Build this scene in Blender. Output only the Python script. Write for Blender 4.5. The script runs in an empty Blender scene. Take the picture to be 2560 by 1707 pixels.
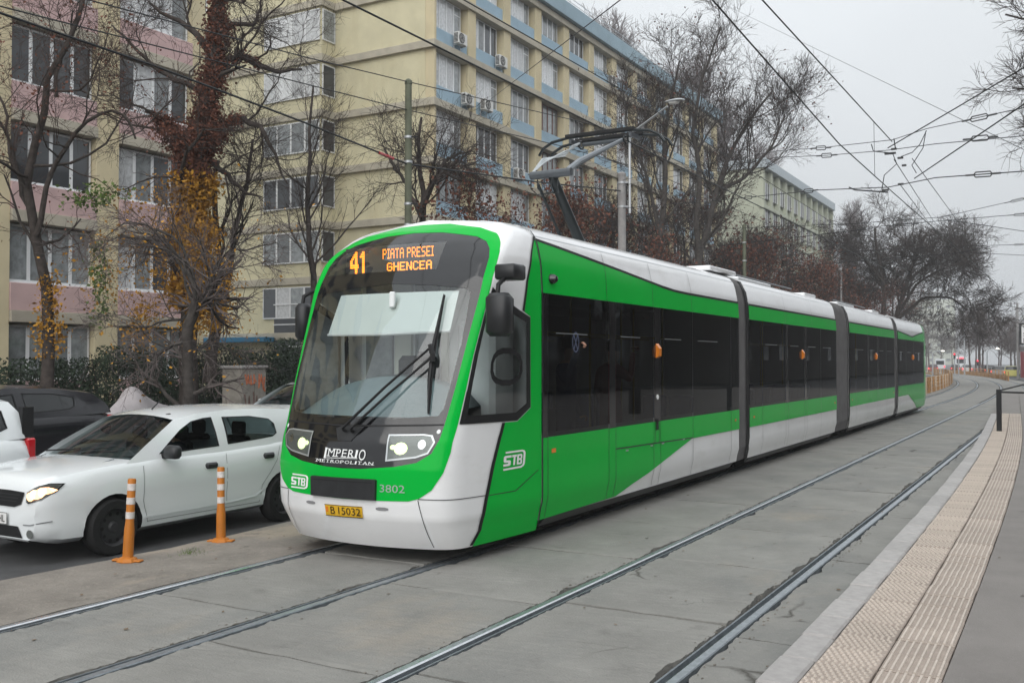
import bpy, bmesh, math, random
import numpy as np
from mathutils import Vector, Matrix, geometry, noise as mnoise

rad = math.radians
SC = bpy.context.scene
COL = SC.collection
R = random.Random(7)
NR = np.random.RandomState(7)

# ---------------------------------------------------------------- camera, sky, sun, exposure
cam_d = bpy.data.cameras.new('camera')
cam = bpy.data.objects.new('camera', cam_d); COL.objects.link(cam)
cam_d.sensor_width = 36; cam_d.lens = 36 * 2425 / 2560
cam_d.clip_end = 3000
cam.location = (0, 0, 1.89)
cam.rotation_euler = (rad(90 + 1.17), 0, rad(30))
SC.camera = cam

world = bpy.data.worlds.new('World'); SC.world = world; world.use_nodes = True
wn = world.node_tree; wn.nodes.clear()
sky = wn.nodes.new('ShaderNodeTexSky'); sky.sky_type = 'NISHITA'; sky.sun_disc = False
sky.sun_elevation = rad(36); sky.sun_rotation = rad(164); sky.dust_density = 4; sky.air_density = 1.0
hsv = wn.nodes.new('ShaderNodeHueSaturation'); hsv.inputs['Saturation'].default_value = 0.0
# overcast: the sky's brightness climbs evenly from the horizon to the zenith
geo = wn.nodes.new('ShaderNodeTexCoord')
sep = wn.nodes.new('ShaderNodeSeparateXYZ')
ramp = wn.nodes.new('ShaderNodeMapRange'); ramp.inputs['From Min'].default_value = 0.0; ramp.inputs['From Max'].default_value = 1.0
ramp.inputs['To Min'].default_value = 4.9; ramp.inputs['To Max'].default_value = 11.6
cloud = wn.nodes.new('ShaderNodeMix'); cloud.data_type = 'RGBA'; cloud.blend_type = 'MULTIPLY'
cloud.inputs['Factor'].default_value = 1.0; cloud.inputs['B'].default_value = (0.95, 1.0, 1.045, 1)
mixs = wn.nodes.new('ShaderNodeMix'); mixs.data_type = 'RGBA'; mixs.inputs['Factor'].default_value = 0.88
bg = wn.nodes.new('ShaderNodeBackground'); bg.inputs['Strength'].default_value = 0.1
wo = wn.nodes.new('ShaderNodeOutputWorld')
L = wn.links.new
L(sky.outputs[0], hsv.inputs['Color']); L(geo.outputs['Generated'], sep.inputs[0]); L(sep.outputs['Z'], ramp.inputs['Value'])
cn = wn.nodes.new('ShaderNodeTexNoise'); cn.inputs['Scale'].default_value = 2.2; cn.inputs['Detail'].default_value = 5
cr = wn.nodes.new('ShaderNodeMapRange'); cr.inputs['From Min'].default_value = .3; cr.inputs['From Max'].default_value = .7; cr.inputs['To Min'].default_value = .93; cr.inputs['To Max'].default_value = 1.06
cm = wn.nodes.new('ShaderNodeMath'); cm.operation = 'MULTIPLY'
L(geo.outputs['Generated'], cn.inputs['Vector']); L(cn.outputs['Fac'], cr.inputs['Value']); L(ramp.outputs[0], cm.inputs[0]); L(cr.outputs[0], cm.inputs[1])
L(cm.outputs[0], cloud.inputs['A']); L(hsv.outputs[0], mixs.inputs['A']); L(cloud.outputs['Result'], mixs.inputs['B'])
L(mixs.outputs['Result'], bg.inputs['Color']); L(bg.outputs[0], wo.inputs[0])

sun_d = bpy.data.lights.new('sun', 'SUN'); sun_d.energy = 1.5; sun_d.angle = rad(70); sun_d.color = (1, 0.97, 0.93)
sun = bpy.data.objects.new('sun', sun_d); COL.objects.link(sun)
sun.rotation_euler = (rad(54), 0, rad(16)); sun.location = (10, -20, 40)

SC.view_settings.view_transform = 'Standard'; SC.view_settings.look = 'None'
SC.view_settings.gamma = 1; SC.view_settings.exposure = 0.42; SC.view_settings.use_curve_mapping = False
cy = SC.cycles
cy.use_denoising = True
try: cy.denoiser = 'OPENIMAGEDENOISE'
except Exception: pass
cy.max_bounces = 6; cy.diffuse_bounces = 3; cy.glossy_bounces = 3; cy.transmission_bounces = 4; cy.transparent_max_bounces = 12
cy.volume_bounces = 0; cy.caustics_reflective = False; cy.caustics_refractive = False
cy.sample_clamp_indirect = 8

# ---------------------------------------------------------------- helpers
def tag(o, label=None, cat=None, group=None, kind=None):
    if label: o['label'] = label
    if cat: o['category'] = cat
    if group: o['group'] = group
    if kind: o['kind'] = kind
    return o

def empty(name, loc=(0, 0, 0), rz=0.0):
    o = bpy.data.objects.new(name, None); COL.objects.link(o)
    o.location = loc; o.rotation_euler = (0, 0, rz); o.empty_display_size = 0.3
    return o

def link(name, me, parent=None, loc=(0, 0, 0), rz=0.0, rot=None):
    o = bpy.data.objects.new(name, me); COL.objects.link(o)
    o.location = loc; o.rotation_euler = rot if rot else (0, 0, rz)
    if parent: o.parent = parent
    return o

def mesh(name, verts, faces, mats, mi=None, smooth=False, sharp=None):
    me = bpy.data.meshes.new(name)
    me.from_pydata([tuple(v) for v in verts], [], faces)
    for m in (mats if isinstance(mats, (list, tuple)) else [mats]): me.materials.append(m)
    if mi is not None: me.polygons.foreach_set('material_index', mi)
    if smooth:
        me.polygons.foreach_set('use_smooth', [True] * len(me.polygons))
        if sharp: me.set_sharp_from_angle(angle=rad(sharp))
    me.update()
    return me

def np_mesh(name, V, Q, m, smooth=False):
    """V (n,3), Q (k,4) quads"""
    me = bpy.data.meshes.new(name)
    V = np.asarray(V, np.float32); Q = np.asarray(Q, np.int32)
    n = Q.shape[1]
    me.vertices.add(len(V)); me.vertices.foreach_set('co', V.ravel())
    me.loops.add(Q.size); me.loops.foreach_set('vertex_index', Q.ravel())
    me.polygons.add(len(Q)); me.polygons.foreach_set('loop_start', np.arange(0, Q.size, n, dtype=np.int32))
    if smooth: me.polygons.foreach_set('use_smooth', np.ones(len(Q), bool))
    me.materials.append(m); me.update(calc_edges=True)
    return me

class MB:
    def __init__(s): s.v = []; s.f = []; s.m = []
    def add(s, v, f, m=0):
        b = len(s.v); s.v += [tuple(p) for p in v]; s.f += [tuple(i + b for i in q) for q in f]; s.m += [m] * len(f)
        return s
    def box(s, x0, x1, y0, y1, z0, z1, m=0):
        return s.add([(x0, y0, z0), (x1, y0, z0), (x1, y1, z0), (x0, y1, z0), (x0, y0, z1), (x1, y0, z1), (x1, y1, z1), (x0, y1, z1)],
                     [(0, 3, 2, 1), (4, 5, 6, 7), (0, 1, 5, 4), (1, 2, 6, 5), (2, 3, 7, 6), (3, 0, 4, 7)], m)
    def bbox(s, x0, x1, y0, y1, z0, z1, b=0.01, m=0):
        """box with chamfered edges"""
        v = []; f = []
        bm = bmesh.new(); bmesh.ops.create_cube(bm, size=1)
        for q in bm.verts: q.co = Vector(((x0 + x1) / 2 + q.co.x * (x1 - x0), (y0 + y1) / 2 + q.co.y * (y1 - y0), (z0 + z1) / 2 + q.co.z * (z1 - z0)))
        bmesh.ops.bevel(bm, geom=bm.edges[:], offset=b, segments=1, affect='EDGES', profile=0.5)
        bm.verts.index_update()
        v = [tuple(q.co) for q in bm.verts]; f = [tuple(q.index for q in p.verts) for p in bm.faces]
        bm.free(); return s.add(v, f, m)
    def tube(s, pts, r, n=8, m=0, cap=True):
        pts = [Vector(p) for p in pts]; k = len(pts)
        rr = r if isinstance(r, (list, tuple)) else [r] * k
        base = len(s.v); u = None
        for i, p in enumerate(pts):
            d = (pts[min(i + 1, k - 1)] - pts[max(i - 1, 0)]).normalized()
            if u is None: u = d.cross(Vector((0, 0, 1)) if abs(d.z) < .9 else Vector((1, 0, 0))).normalized()
            u = (u - d * u.dot(d)).normalized(); w = d.cross(u)
            for j in range(n):
                a = 2 * math.pi * j / n
                s.v.append(tuple(p + (u * math.cos(a) + w * math.sin(a)) * rr[i]))
        for i in range(k - 1):
            for j in range(n):
                a = base + i * n + j; b = base + i * n + (j + 1) % n
                s.f.append((a, b, b + n, a + n)); s.m.append(m)
        if cap:
            s.f.append(tuple(base + j for j in reversed(range(n)))); s.m.append(m)
            s.f.append(tuple(base + (k - 1) * n + j for j in range(n))); s.m.append(m)
        return s
    def lathe(s, prof, n=20, axis='z', c=(0, 0, 0), m=0):
        """prof: (radius, height) list; axis z or x"""
        base = len(s.v)
        for r, h in prof:
            for j in range(n):
                a = 2 * math.pi * j / n; p = (r * math.cos(a), r * math.sin(a), h)
                if axis == 'x': p = (h, p[0], p[1])
                if axis == 'y': p = (p[1], h, p[0])
                s.v.append((p[0] + c[0], p[1] + c[1], p[2] + c[2]))
        for i in range(len(prof) - 1):
            for j in range(n):
                a = base + i * n + j; b = base + i * n + (j + 1) % n
                s.f.append((a, b, b + n, a + n)); s.m.append(m)
        return s
    def prism(s, poly, lo, hi, plane='xz', m=0):
        """extrude a polygon; plane xz -> along y, yz -> along x, xy -> along z"""
        k = len(poly)
        def P(a, b, h): return {'xz': (a, h, b), 'yz': (h, a, b), 'xy': (a, b, h)}[plane]
        v = [P(a, b, lo) for a, b in poly] + [P(a, b, hi) for a, b in poly]
        f = [tuple(range(k)), tuple(reversed(range(k, 2 * k)))] + [(i, i + k, (i + 1) % k + k, (i + 1) % k) for i in range(k)]
        return s.add(v, f, m)
    def me(s, name, mats, smooth=False, sharp=40, fix=True):
        me = mesh(name, s.v, s.f, mats, s.m, smooth, sharp)
        if fix:
            bm = bmesh.new(); bm.from_mesh(me); bmesh.ops.recalc_face_normals(bm, faces=bm.faces[:]); bm.to_mesh(me); bm.free()
        return me
    def ob(s, name, mats, parent=None, smooth=False, sharp=40, loc=(0, 0, 0), rz=0.0, rot=None, fix=True):
        return link(name, s.me(name, mats, smooth, sharp, fix), parent, loc, rz, rot)

def copy_tree(o, parent=None):
    c = o.copy(); COL.objects.link(c)
    if parent: c.parent = parent
    for ch in list(o.children): copy_tree(ch, c)
    return c

def dense(poly, res):
    out = []
    for i, a in enumerate(poly):
        b = poly[(i + 1) % len(poly)]; n = max(1, int(math.hypot(b[0] - a[0], b[1] - a[1]) / res + .5))
        out += [(a[0] + (b[0] - a[0]) * k / n, a[1] + (b[1] - a[1]) * k / n) for k in range(n)]
    return out

def smooth_poly(poly, it=2):
    for _ in range(it):
        out = []
        for i, a in enumerate(poly):
            b = poly[(i + 1) % len(poly)]
            out += [(a[0] * .75 + b[0] * .25, a[1] * .75 + b[1] * .25), (a[0] * .25 + b[0] * .75, a[1] * .25 + b[1] * .75)]
        poly = out
    return poly

def inside(P, poly):
    P = np.asarray(P); x, y = P[:, 0], P[:, 1]; r = np.zeros(len(P), bool); n = len(poly)
    for i in range(n):
        x0, y0 = poly[i]; x1, y1 = poly[(i + 1) % n]
        if y0 == y1: continue
        c = ((y0 > y) != (y1 > y)) & (x < (x1 - x0) * (y - y0) / (y1 - y0) + x0)
        r ^= c
    return r

def patch(outer, holes, lift, res=0.08, off=0.0):
    """triangulated sheet over a polygon (with holes), lifted by lift(u, v, off) on to a surface"""
    polys = [dense(p, res) for p in [outer] + list(holes)]
    V = []; E = []
    for p in polys:
        b = len(V); V += p; E += [(b + i, b + (i + 1) % len(p)) for i in range(len(p))]
    xs = [p[0] for p in outer]; ys = [p[1] for p in outer]
    g = [(x, y) for x in np.arange(min(xs) + res * .37, max(xs), res) for y in np.arange(min(ys) + res * .41, max(ys), res)]
    if g:
        G = np.array(g); ok = inside(G, polys[0])
        for h in polys[1:]: ok &= ~inside(G, h)
        G = G[ok]; B = np.array(V)
        if len(G):
            d = np.sqrt(((G[:, None, :] - B[None, :, :]) ** 2).sum(2)).min(1)
            V = V + [tuple(p) for p in G[d > res * .45]]
    r = geometry.delaunay_2d_cdt([Vector(v) for v in V], E, [], 1, 1e-6)
    vv = [(v.x, v.y) for v in r[0]]; ff = [tuple(f) for f in r[2]]
    C = np.array([np.mean([vv[i] for i in f], axis=0) for f in ff])
    ok = inside(C, polys[0])
    for h in polys[1:]: ok &= ~inside(C, h)
    ff = [f for f, k in zip(ff, ok) if k]
    ff = [f if (vv[f[1]][0] - vv[f[0]][0]) * (vv[f[2]][1] - vv[f[0]][1]) - (vv[f[1]][1] - vv[f[0]][1]) * (vv[f[2]][0] - vv[f[0]][0]) > 0 else f[::-1] for f in ff]
    return [lift(u, v, off) for u, v in vv], ff

NORMALS = {}
def patch_ob(name, outer, holes, lift, m, parent, res=0.08, off=0.0):
    v, f = patch(outer, holes, lift, res, off)
    me = mesh(name, v, f, m, None, True, 50)
    if lift in NORMALS:
        uv, _ = patch(outer, holes, lambda a, b, o: (a, b), res)
        me.set_sharp_from_angle(angle=math.pi)
        me.normals_split_custom_set_from_vertices([NORMALS[lift](a, b) for a, b in uv])
    return link(name, me, parent)

def text_shape(body, size=1.0, shear=0.0):
    cu = bpy.data.curves.new('t', 'FONT'); cu.body = body; cu.size = size; cu.shear = shear; cu.resolution_u = 3
    o = bpy.data.objects.new('t', cu); COL.objects.link(o)
    dg = bpy.context.evaluated_depsgraph_get(); dg.update()
    me = bpy.data.meshes.new_from_object(o.evaluated_get(dg))
    V = [(v.co.x, v.co.y) for v in me.vertices]; Fc = [tuple(p.vertices) for p in me.polygons]
    bpy.data.objects.remove(o); bpy.data.curves.remove(cu); bpy.data.meshes.remove(me)
    return V, Fc

def fit_text(body, x0, x1, y0, y1, shear=0.0):
    V, Fc = text_shape(body, 1.0, shear)
    xs = [v[0] for v in V]; ys = [v[1] for v in V]
    sx = (x1 - x0) / (max(xs) - min(xs)); sy = (y1 - y0) / (max(ys) - min(ys))
    return [(x0 + (a - min(xs)) * sx, y0 + (b - min(ys)) * sy) for a, b in V], Fc

# ---------------------------------------------------------------- materials
MATS = {}
def mat(name, col, rough=0.6, spec=0.4, metal=0.0, var=0.0, scale=3.0, bump=0.0, bscale=30.0, col2=None, obvar=0.0, coat=0.0, emit=None, estr=0.0, coords='Object', detail=4.0):
    if name in MATS: return MATS[name]
    m = bpy.data.materials.new(name); m.use_nodes = True; nt = m.node_tree; b = nt.nodes['Principled BSDF']
    b.inputs['Base Color'].default_value = (*col, 1); b.inputs['Roughness'].default_value = rough
    b.inputs['Specular IOR Level'].default_value = spec; b.inputs['Metallic'].default_value = metal
    b.inputs['Coat Weight'].default_value = coat; b.inputs['Coat Roughness'].default_value = 0.04
    if emit: b.inputs['Emission Color'].default_value = (*emit, 1); b.inputs['Emission Strength'].default_value = estr
    tc = nt.nodes.new('ShaderNodeTexCoord'); lk = nt.links.new
    last = None
    if var or col2:
        n = nt.nodes.new('ShaderNodeTexNoise'); n.inputs['Scale'].default_value = scale; n.inputs['Detail'].default_value = detail; n.inputs['Roughness'].default_value = 0.6
        lk(tc.outputs[coords], n.inputs['Vector'])
        mr = nt.nodes.new('ShaderNodeMapRange'); mr.inputs['From Min'].default_value = 0.32; mr.inputs['From Max'].default_value = 0.68
        lk(n.outputs['Fac'], mr.inputs['Value'])
        mx = nt.nodes.new('ShaderNodeMix'); mx.data_type = 'RGBA'
        c2 = col2 if col2 else tuple(c * (1 + var) for c in col); c1 = col if col2 else tuple(c * (1 - var) for c in col)
        mx.inputs['A'].default_value = (*c1, 1); mx.inputs['B'].default_value = (*c2, 1)
        lk(mr.outputs[0], mx.inputs['Factor']); last = mx.outputs['Result']
    if obvar:
        oi = nt.nodes.new('ShaderNodeObjectInfo'); mr = nt.nodes.new('ShaderNodeMapRange')
        mr.inputs['To Min'].default_value = 1 - obvar; mr.inputs['To Max'].default_value = 1 + obvar
        lk(oi.outputs['Random'], mr.inputs['Value'])
        mx = nt.nodes.new('ShaderNodeMix'); mx.data_type = 'RGBA'; mx.blend_type = 'MULTIPLY'; mx.inputs['Factor'].default_value = 1
        if last: lk(last, mx.inputs['A'])
        else: mx.inputs['A'].default_value = (*col, 1)
        lk(mr.outputs[0], mx.inputs['B']); last = mx.outputs['Result']
    if last: lk(last, b.inputs['Base Color'])
    if bump:
        n = nt.nodes.new('ShaderNodeTexNoise'); n.inputs['Scale'].default_value = bscale; n.inputs['Detail'].default_value = 5
        lk(tc.outputs[coords], n.inputs['Vector'])
        bp = nt.nodes.new('ShaderNodeBump'); bp.inputs['Strength'].default_value = bump; bp.inputs['Distance'].default_value = 0.02
        lk(n.outputs['Fac'], bp.inputs['Height']); lk(bp.outputs[0], b.inputs['Normal'])
    MATS[name] = m; return m

def add_stains(m, col, scale, lo, hi, stretch=(1, 1, 1), amount=0.7, detail=6):
    """second noise layer laid over a material's colour"""
    nt = m.node_tree; b = nt.nodes['Principled BSDF']; lk = nt.links.new
    src = b.inputs['Base Color'].links[0].from_socket if b.inputs['Base Color'].links else None
    tc = nt.nodes.new('ShaderNodeTexCoord'); mp = nt.nodes.new('ShaderNodeMapping'); mp.inputs['Scale'].default_value = stretch
    n = nt.nodes.new('ShaderNodeTexNoise'); n.inputs['Scale'].default_value = scale; n.inputs['Detail'].default_value = detail; n.inputs['Roughness'].default_value = 0.65
    mr = nt.nodes.new('ShaderNodeMapRange'); mr.inputs['From Min'].default_value = lo; mr.inputs['From Max'].default_value = hi; mr.inputs['To Max'].default_value = amount
    mx = nt.nodes.new('ShaderNodeMix'); mx.data_type = 'RGBA'; mx.inputs['B'].default_value = (*col, 1)
    geo = nt.nodes.new('ShaderNodeNewGeometry')
    lk(geo.outputs['Position'], mp.inputs['Vector']); lk(mp.outputs[0], n.inputs['Vector']); lk(n.outputs['Fac'], mr.inputs['Value']); lk(mr.outputs[0], mx.inputs['Factor'])
    if src: lk(src, mx.inputs['A'])
    else: mx.inputs['A'].default_value = b.inputs['Base Color'].default_value
    lk(mx.outputs['Result'], b.inputs['Base Color'])
    return m

def glass(name, tint=(.7, .75, .75), rough=0.0, refl=1.0):
    if name in MATS: return MATS[name]
    m = bpy.data.materials.new(name); m.use_nodes = True; nt = m.node_tree; nt.nodes.clear(); lk = nt.links.new
    o = nt.nodes.new('ShaderNodeOutputMaterial'); t = nt.nodes.new('ShaderNodeBsdfTransparent'); t.inputs[0].default_value = (*tint, 1)
    g = nt.nodes.new('ShaderNodeBsdfGlossy'); g.inputs['Roughness'].default_value = rough; g.inputs['Color'].default_value = (1, 1, 1, 1)
    fr = nt.nodes.new('ShaderNodeFresnel'); fr.inputs['IOR'].default_value = 1.5
    ml = nt.nodes.new('ShaderNodeMath'); ml.operation = 'MULTIPLY'; ml.inputs[1].default_value = refl
    mx = nt.nodes.new('ShaderNodeMixShader')
    lk(fr.outputs[0], ml.inputs[0]); lk(ml.outputs[0], mx.inputs[0]); lk(t.outputs[0], mx.inputs[1]); lk(g.outputs[0], mx.inputs[2]); lk(mx.outputs[0], o.inputs[0])
    MATS[name] = m; return m

M_conc = mat('concrete_slab', (.235, .230, .214), .85, .25, var=.13, scale=1.3, bump=.35, bscale=60, obvar=.05)
add_stains(M_conc, (.33, .285, .23), .55, .58, .70, (1, .55, 1), .5)
add_stains(M_conc, (.165, .17, .165), .8, .50, .66, (1, .5, 1), .6)
add_stains(M_conc, (.12, .115, .11), 2.3, .60, .72, (1, 1, 1), .45)
def add_cracks(m, scale, width, col, thr=.5, seed=0.0):
    nt = m.node_tree; b = nt.nodes['Principled BSDF']; lk = nt.links.new; src = b.inputs['Base Color'].links[0].from_socket
    geo = nt.nodes.new('ShaderNodeNewGeometry'); n = nt.nodes.new('ShaderNodeTexNoise'); n.inputs['Scale'].default_value = 3.5; n.inputs['Detail'].default_value = 6
    vm = nt.nodes.new('ShaderNodeVectorMath'); vm.operation = 'MULTIPLY_ADD'; vm.inputs[1].default_value = (.34, .34, 0)
    lk(geo.outputs['Position'], n.inputs['Vector']); lk(n.outputs['Color'], vm.inputs[0]); lk(geo.outputs['Position'], vm.inputs[2])
    vo = nt.nodes.new('ShaderNodeTexVoronoi'); vo.feature = 'DISTANCE_TO_EDGE'; vo.inputs['Scale'].default_value = scale; lk(vm.outputs[0], vo.inputs['Vector'])
    mr = nt.nodes.new('ShaderNodeMapRange'); mr.inputs['From Min'].default_value = width; mr.inputs['From Max'].default_value = 0.0; lk(vo.outputs['Distance'], mr.inputs['Value'])
    n2 = nt.nodes.new('ShaderNodeTexNoise'); n2.inputs['Scale'].default_value = .8; n2.noise_dimensions = '4D'; n2.inputs['W'].default_value = seed; lk(geo.outputs['Position'], n2.inputs['Vector'])
    m2 = nt.nodes.new('ShaderNodeMapRange'); m2.inputs['From Min'].default_value = thr; m2.inputs['From Max'].default_value = thr + .06; lk(n2.outputs['Fac'], m2.inputs['Value'])
    mu = nt.nodes.new('ShaderNodeMath'); mu.operation = 'MULTIPLY'; lk(mr.outputs[0], mu.inputs[0]); lk(m2.outputs[0], mu.inputs[1])
    mx = nt.nodes.new('ShaderNodeMix'); mx.data_type = 'RGBA'; mx.inputs['B'].default_value = (*col, 1); lk(mu.outputs[0], mx.inputs['Factor']); lk(src, mx.inputs['A']); lk(mx.outputs['Result'], b.inputs['Base Color'])
add_stains(M_conc, (.155, .15, .14), 7, .60, .70, (1, 1, 1), .35)
add_stains(M_conc, (.30, .285, .265), 22, .55, .75, (1, 1, 1), .5)
add_stains(M_conc, (.08, .075, .07), 9, .70, .745, (1, .6, 1), .7)
add_cracks(M_conc, .62, .014, (.075, .07, .062), .57); add_cracks(M_conc, 1.7, .010, (.10, .095, .09), .64, 3.0)
M_strip = mat('strip_concrete', (.215, .195, .172), .9, .2, var=.16, scale=2.2, bump=.5, bscale=45)
add_stains(M_strip, (.36, .30, .235), 1.1, .54, .66, (1, .5, 1), .65)
add_stains(M_strip, (.12, .11, .095), 3, .58, .68, (1, 1, 1), .6)
M_asph = mat('asphalt_road', (.072, .072, .074), .85, .3, var=.2, scale=2.0, bump=.4, bscale=90)
add_cracks(M_strip, .9, .02, (.08, .073, .066), .55, 5.0)
add_stains(M_strip, (.34, .30, .26), 18, .55, .72, (1, 1, 1), .6)
M_plat = mat('asphalt_platform', (.215, .20, .188), .9, .25, var=.1, scale=1.5, bump=.4, bscale=120)
add_stains(M_plat, (.10, .095, .09), 2.4, .62, .72, (1, 1, 1), .5)
add_stains(M_plat, (.27, .255, .245), 30, .58, .72, (1, 1, 1), .5)
add_stains(M_plat, (.40, .38, .37), 6, .735, .75, (1, 1, 1), .8)
M_kerb = mat('kerb_granite', (.36, .345, .335), .8, .3, var=.1, scale=14, bump=.15, bscale=90, obvar=.07)
M_tilew = mat('tactile_worn', (.50, .44, .385), .8, .25, var=.08, scale=30, obvar=.07)
M_tile = mat('tactile_tile', (.35, .295, .255), .85, .25, var=.1, scale=9, bump=.2, bscale=140, obvar=.09)
add_stains(M_tile, (.22, .19, .165), 1.6, .56, .70, (1, 1, 1), .6)
M_rail = mat('rail_steel', (.62, .63, .65), .24, .5, 1.0, var=.12, scale=30)
M_groove = mat('rail_web', (.20, .225, .245), .5, .4, .5, var=.2, scale=12, bump=.2)
M_dirt = mat('joint_dirt', (.105, .095, .085), .95, .1, var=.45, scale=14, bump=.8, bscale=50)
M_earth = mat('earth', (.09, .075, .06), .95, .1, var=.35, scale=3, bump=.8, bscale=25)
M_side = mat('pavement_tar', (.14, .135, .13), .9, .2, var=.15, scale=2, bump=.4, bscale=80)

M_green = mat('tram_green', (.001, .43, .045), .18, .12, var=.03, scale=1.0, coat=.0)
M_white = mat('tram_white', (.81, .815, .825), .2, .5, var=.03, scale=1.5, coat=.5)
add_stains(M_white, (.62, .61, .59), 1.5, .55, .8, (1, 1, 3), .5)
M_black = mat('black_gloss', (.006, .006, .007), .07, .75)
M_rubber = mat('black_rubber', (.012, .012, .013), .55, .3)
M_dark = mat('dark_plastic', (.02, .021, .023), .4, .4, var=.2, scale=6)
M_bellow = mat('bellows_grey', (.105, .103, .105), .6, .3, var=.15, scale=5)
M_wglass = glass('tram_window', (.17, .18, .185), 0.0, .62)
M_under = mat('underframe', (.012, .012, .012), .8, .2)
M_cglass = glass('windscreen_glass', (.90, .95, .95), 0.0, 1.9)
M_cabgrey = mat('cab_panel', (.80, .83, .83), .6, .3, var=.06, scale=2)
M_cabcream = mat('cab_trim', (.68, .69, .62), .6, .3)
M_dash = mat('dashboard', (.22, .285, .30), .6, .3, var=.1, scale=3)
M_blind = mat('sun_blind', (.80, .86, .83), .8, .2, var=.03, scale=2, emit=None)
M_led = mat('led_orange', (.8, .25, .02), .5, .2, emit=(1, .24, .012), estr=2.6)
M_disp = mat('display_backing', (.040, .034, .032), .15, .5)
M_lamp = mat('lamp_glow', (.9, 1, .6), .3, .3, emit=(.80, 1, .42), estr=1.1)
M_lampbowl = mat('lamp_bowl', (.22, .235, .225), .35, .5, .5)
M_lens = glass('lamp_lens', (.86, .88, .88), .02, .6)
M_amber = mat('amber_lens', (.75, .22, .02), .2, .5)
M_chrome = mat('chrome', (.72, .73, .75), .12, .5, 1.0)
M_plate = mat('plate_yellow', (.72, .42, .02), .4, .4)
M_letter = mat('white_letter', (.82, .84, .83), .4, .4)
M_silver = mat('silver_letter', (.50, .53, .54), .3, .5, .6)
M_ink = mat('dark_ink', (.03, .02, .01), .5, .3)
M_steelpaint = mat('grey_steel', (.085, .095, .105), .4, .5, .4, var=.1, scale=5)
M_pantodark = mat('pantograph_dark', (.02, .025, .027), .4, .4, .3)

M_cream = mat('render_cream', (.60, .52, .345), .9, .15, var=.08, scale=.7, bump=.15, bscale=40)
add_stains(M_cream, (.47, .42, .30), .5, .52, .75, (1, 1, .35), .6)
M_cream2 = mat('render_yellow', (.60, .555, .385), .9, .15, var=.09, scale=.7, bump=.15, bscale=40)
add_stains(M_cream2, (.51, .45, .285), .9, .52, .72, (1, 1, .3), .6)
M_pink = mat('render_pink', (.53, .375, .365), .9, .15, var=.1, scale=1.2, bump=.2, bscale=40)
add_stains(M_pink, (.38, .27, .265), 1.6, .55, .72, (1, 1, .5), .5)
M_blue = mat('render_blue', (.32, .44, .53), .85, .2, var=.06, scale=.8, bump=.1, bscale=40)
add_stains(M_blue, (.27, .36, .43), .8, .55, .75, (1, 1, .4), .5)
M_band = mat('slab_concrete', (.44, .405, .33), .9, .15, var=.12, scale=1.3, bump=.25, bscale=40)
add_stains(M_band, (.30, .265, .22), 1.2, .52, .72, (1, .3, 1), .6)
M_pale = mat('render_pale_green', (.44, .46, .37), .9, .15, var=.08, scale=.6)
M_upvc = mat('white_frame', (.72, .73, .74), .4, .4, obvar=.08)
M_brown = mat('brown_frame', (.13, .055, .04), .5, .3)
M_roofblue = mat('roof_sheet', (.27, .37, .43), .6, .3, var=.08, scale=.6)
M_pdark = mat('pane_dark', (.05, .054, .06), .06, .6, bump=.02, bscale=2.5, obvar=.5)
M_pcurt = mat('pane_curtain', (.56, .57, .58), .10, .5, var=.22, scale=7, obvar=.22, coat=.6)
M_pgrey = mat('pane_grey', (.20, .215, .22), .07, .5, var=.3, scale=4, obvar=.35, coat=.6)
M_ac = mat('white_casing', (.62, .62, .60), .5, .4, var=.06, scale=5)
M_blueawn = mat('awning_blue', (.02, .14, .26), .6, .3)

M_bark = mat('bark_grey', (.07, .062, .057), .95, .1, var=.35, scale=9, bump=.6, bscale=25)
M_barkd = mat('bark_dark', (.06, .05, .045), .95, .1, var=.35, scale=9, bump=.6, bscale=25)
M_twig = mat('twig_brown', (.075, .052, .045), .95, .1)
M_twigd = mat('twig_dark', (.062, .050, .046), .95, .1)
M_twigp = mat('twig_pale', (.15, .125, .12), .95, .1)
M_lred = mat('leaf_russet', (.155, .062, .040), .8, .2, var=.55, scale=3.0, coords='Object')
M_lbrown = mat('leaf_brown', (.115, .052, .040), .8, .2, var=.5, scale=2.0)
M_lyel = mat('leaf_yellow', (.42, .215, .03), .8, .2, var=.5, scale=3.5)
M_lgreen = mat('leaf_green', (.024, .042, .022), .6, .3, var=.55, scale=2.5)
M_lgreen2 = mat('leaf_fresh', (.09, .14, .03), .7, .3, var=.4, scale=2.5)
M_pole = mat('pole_green', (.115, .125, .085), .7, .3, var=.18, scale=4, bump=.2)
M_polec = mat('pole_concrete', (.30, .29, .285), .85, .2, var=.15, scale=4, bump=.2)
M_wire = mat('wire_dark', (.02, .022, .024), .5, .3, .3)
M_insul = mat('insulator', (.05, .05, .052), .4, .4)
M_galv = mat('galvanised', (.50, .52, .54), .45, .4, .6)
M_orange = mat('bollard_orange', (.46, .155, .018), .5, .35, var=.08, scale=8)
M_refw = mat('bollard_white', (.62, .58, .56), .5, .3, var=.16, scale=25)
M_carw = mat('car_white', (.76, .79, .80), .18, .5, coat=.7)
M_cardk = mat('car_dark', (.010, .010, .013), .2, .4, coat=.2)
M_cglass2 = glass('car_glass', (.30, .36, .36), 0.0, .9)
M_cardglass = mat('car_dark_glass', (.012, .014, .015), .04, .5)
M_tyre = mat('tyre', (.018, .018, .018), .85, .2, bump=.3, bscale=60)
M_rim = mat('rim_dark', (.03, .03, .032), .5, .4)
M_rimal = mat('rim_silver', (.42, .43, .44), .3, .5, .8)
M_tail = mat('tail_red', (.45, .006, .012), .15, .5, coat=.5)
M_taillit = mat('tail_lit', (.8, .02, .03), .3, .4, emit=(1, .03, .06), estr=2.2)
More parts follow.
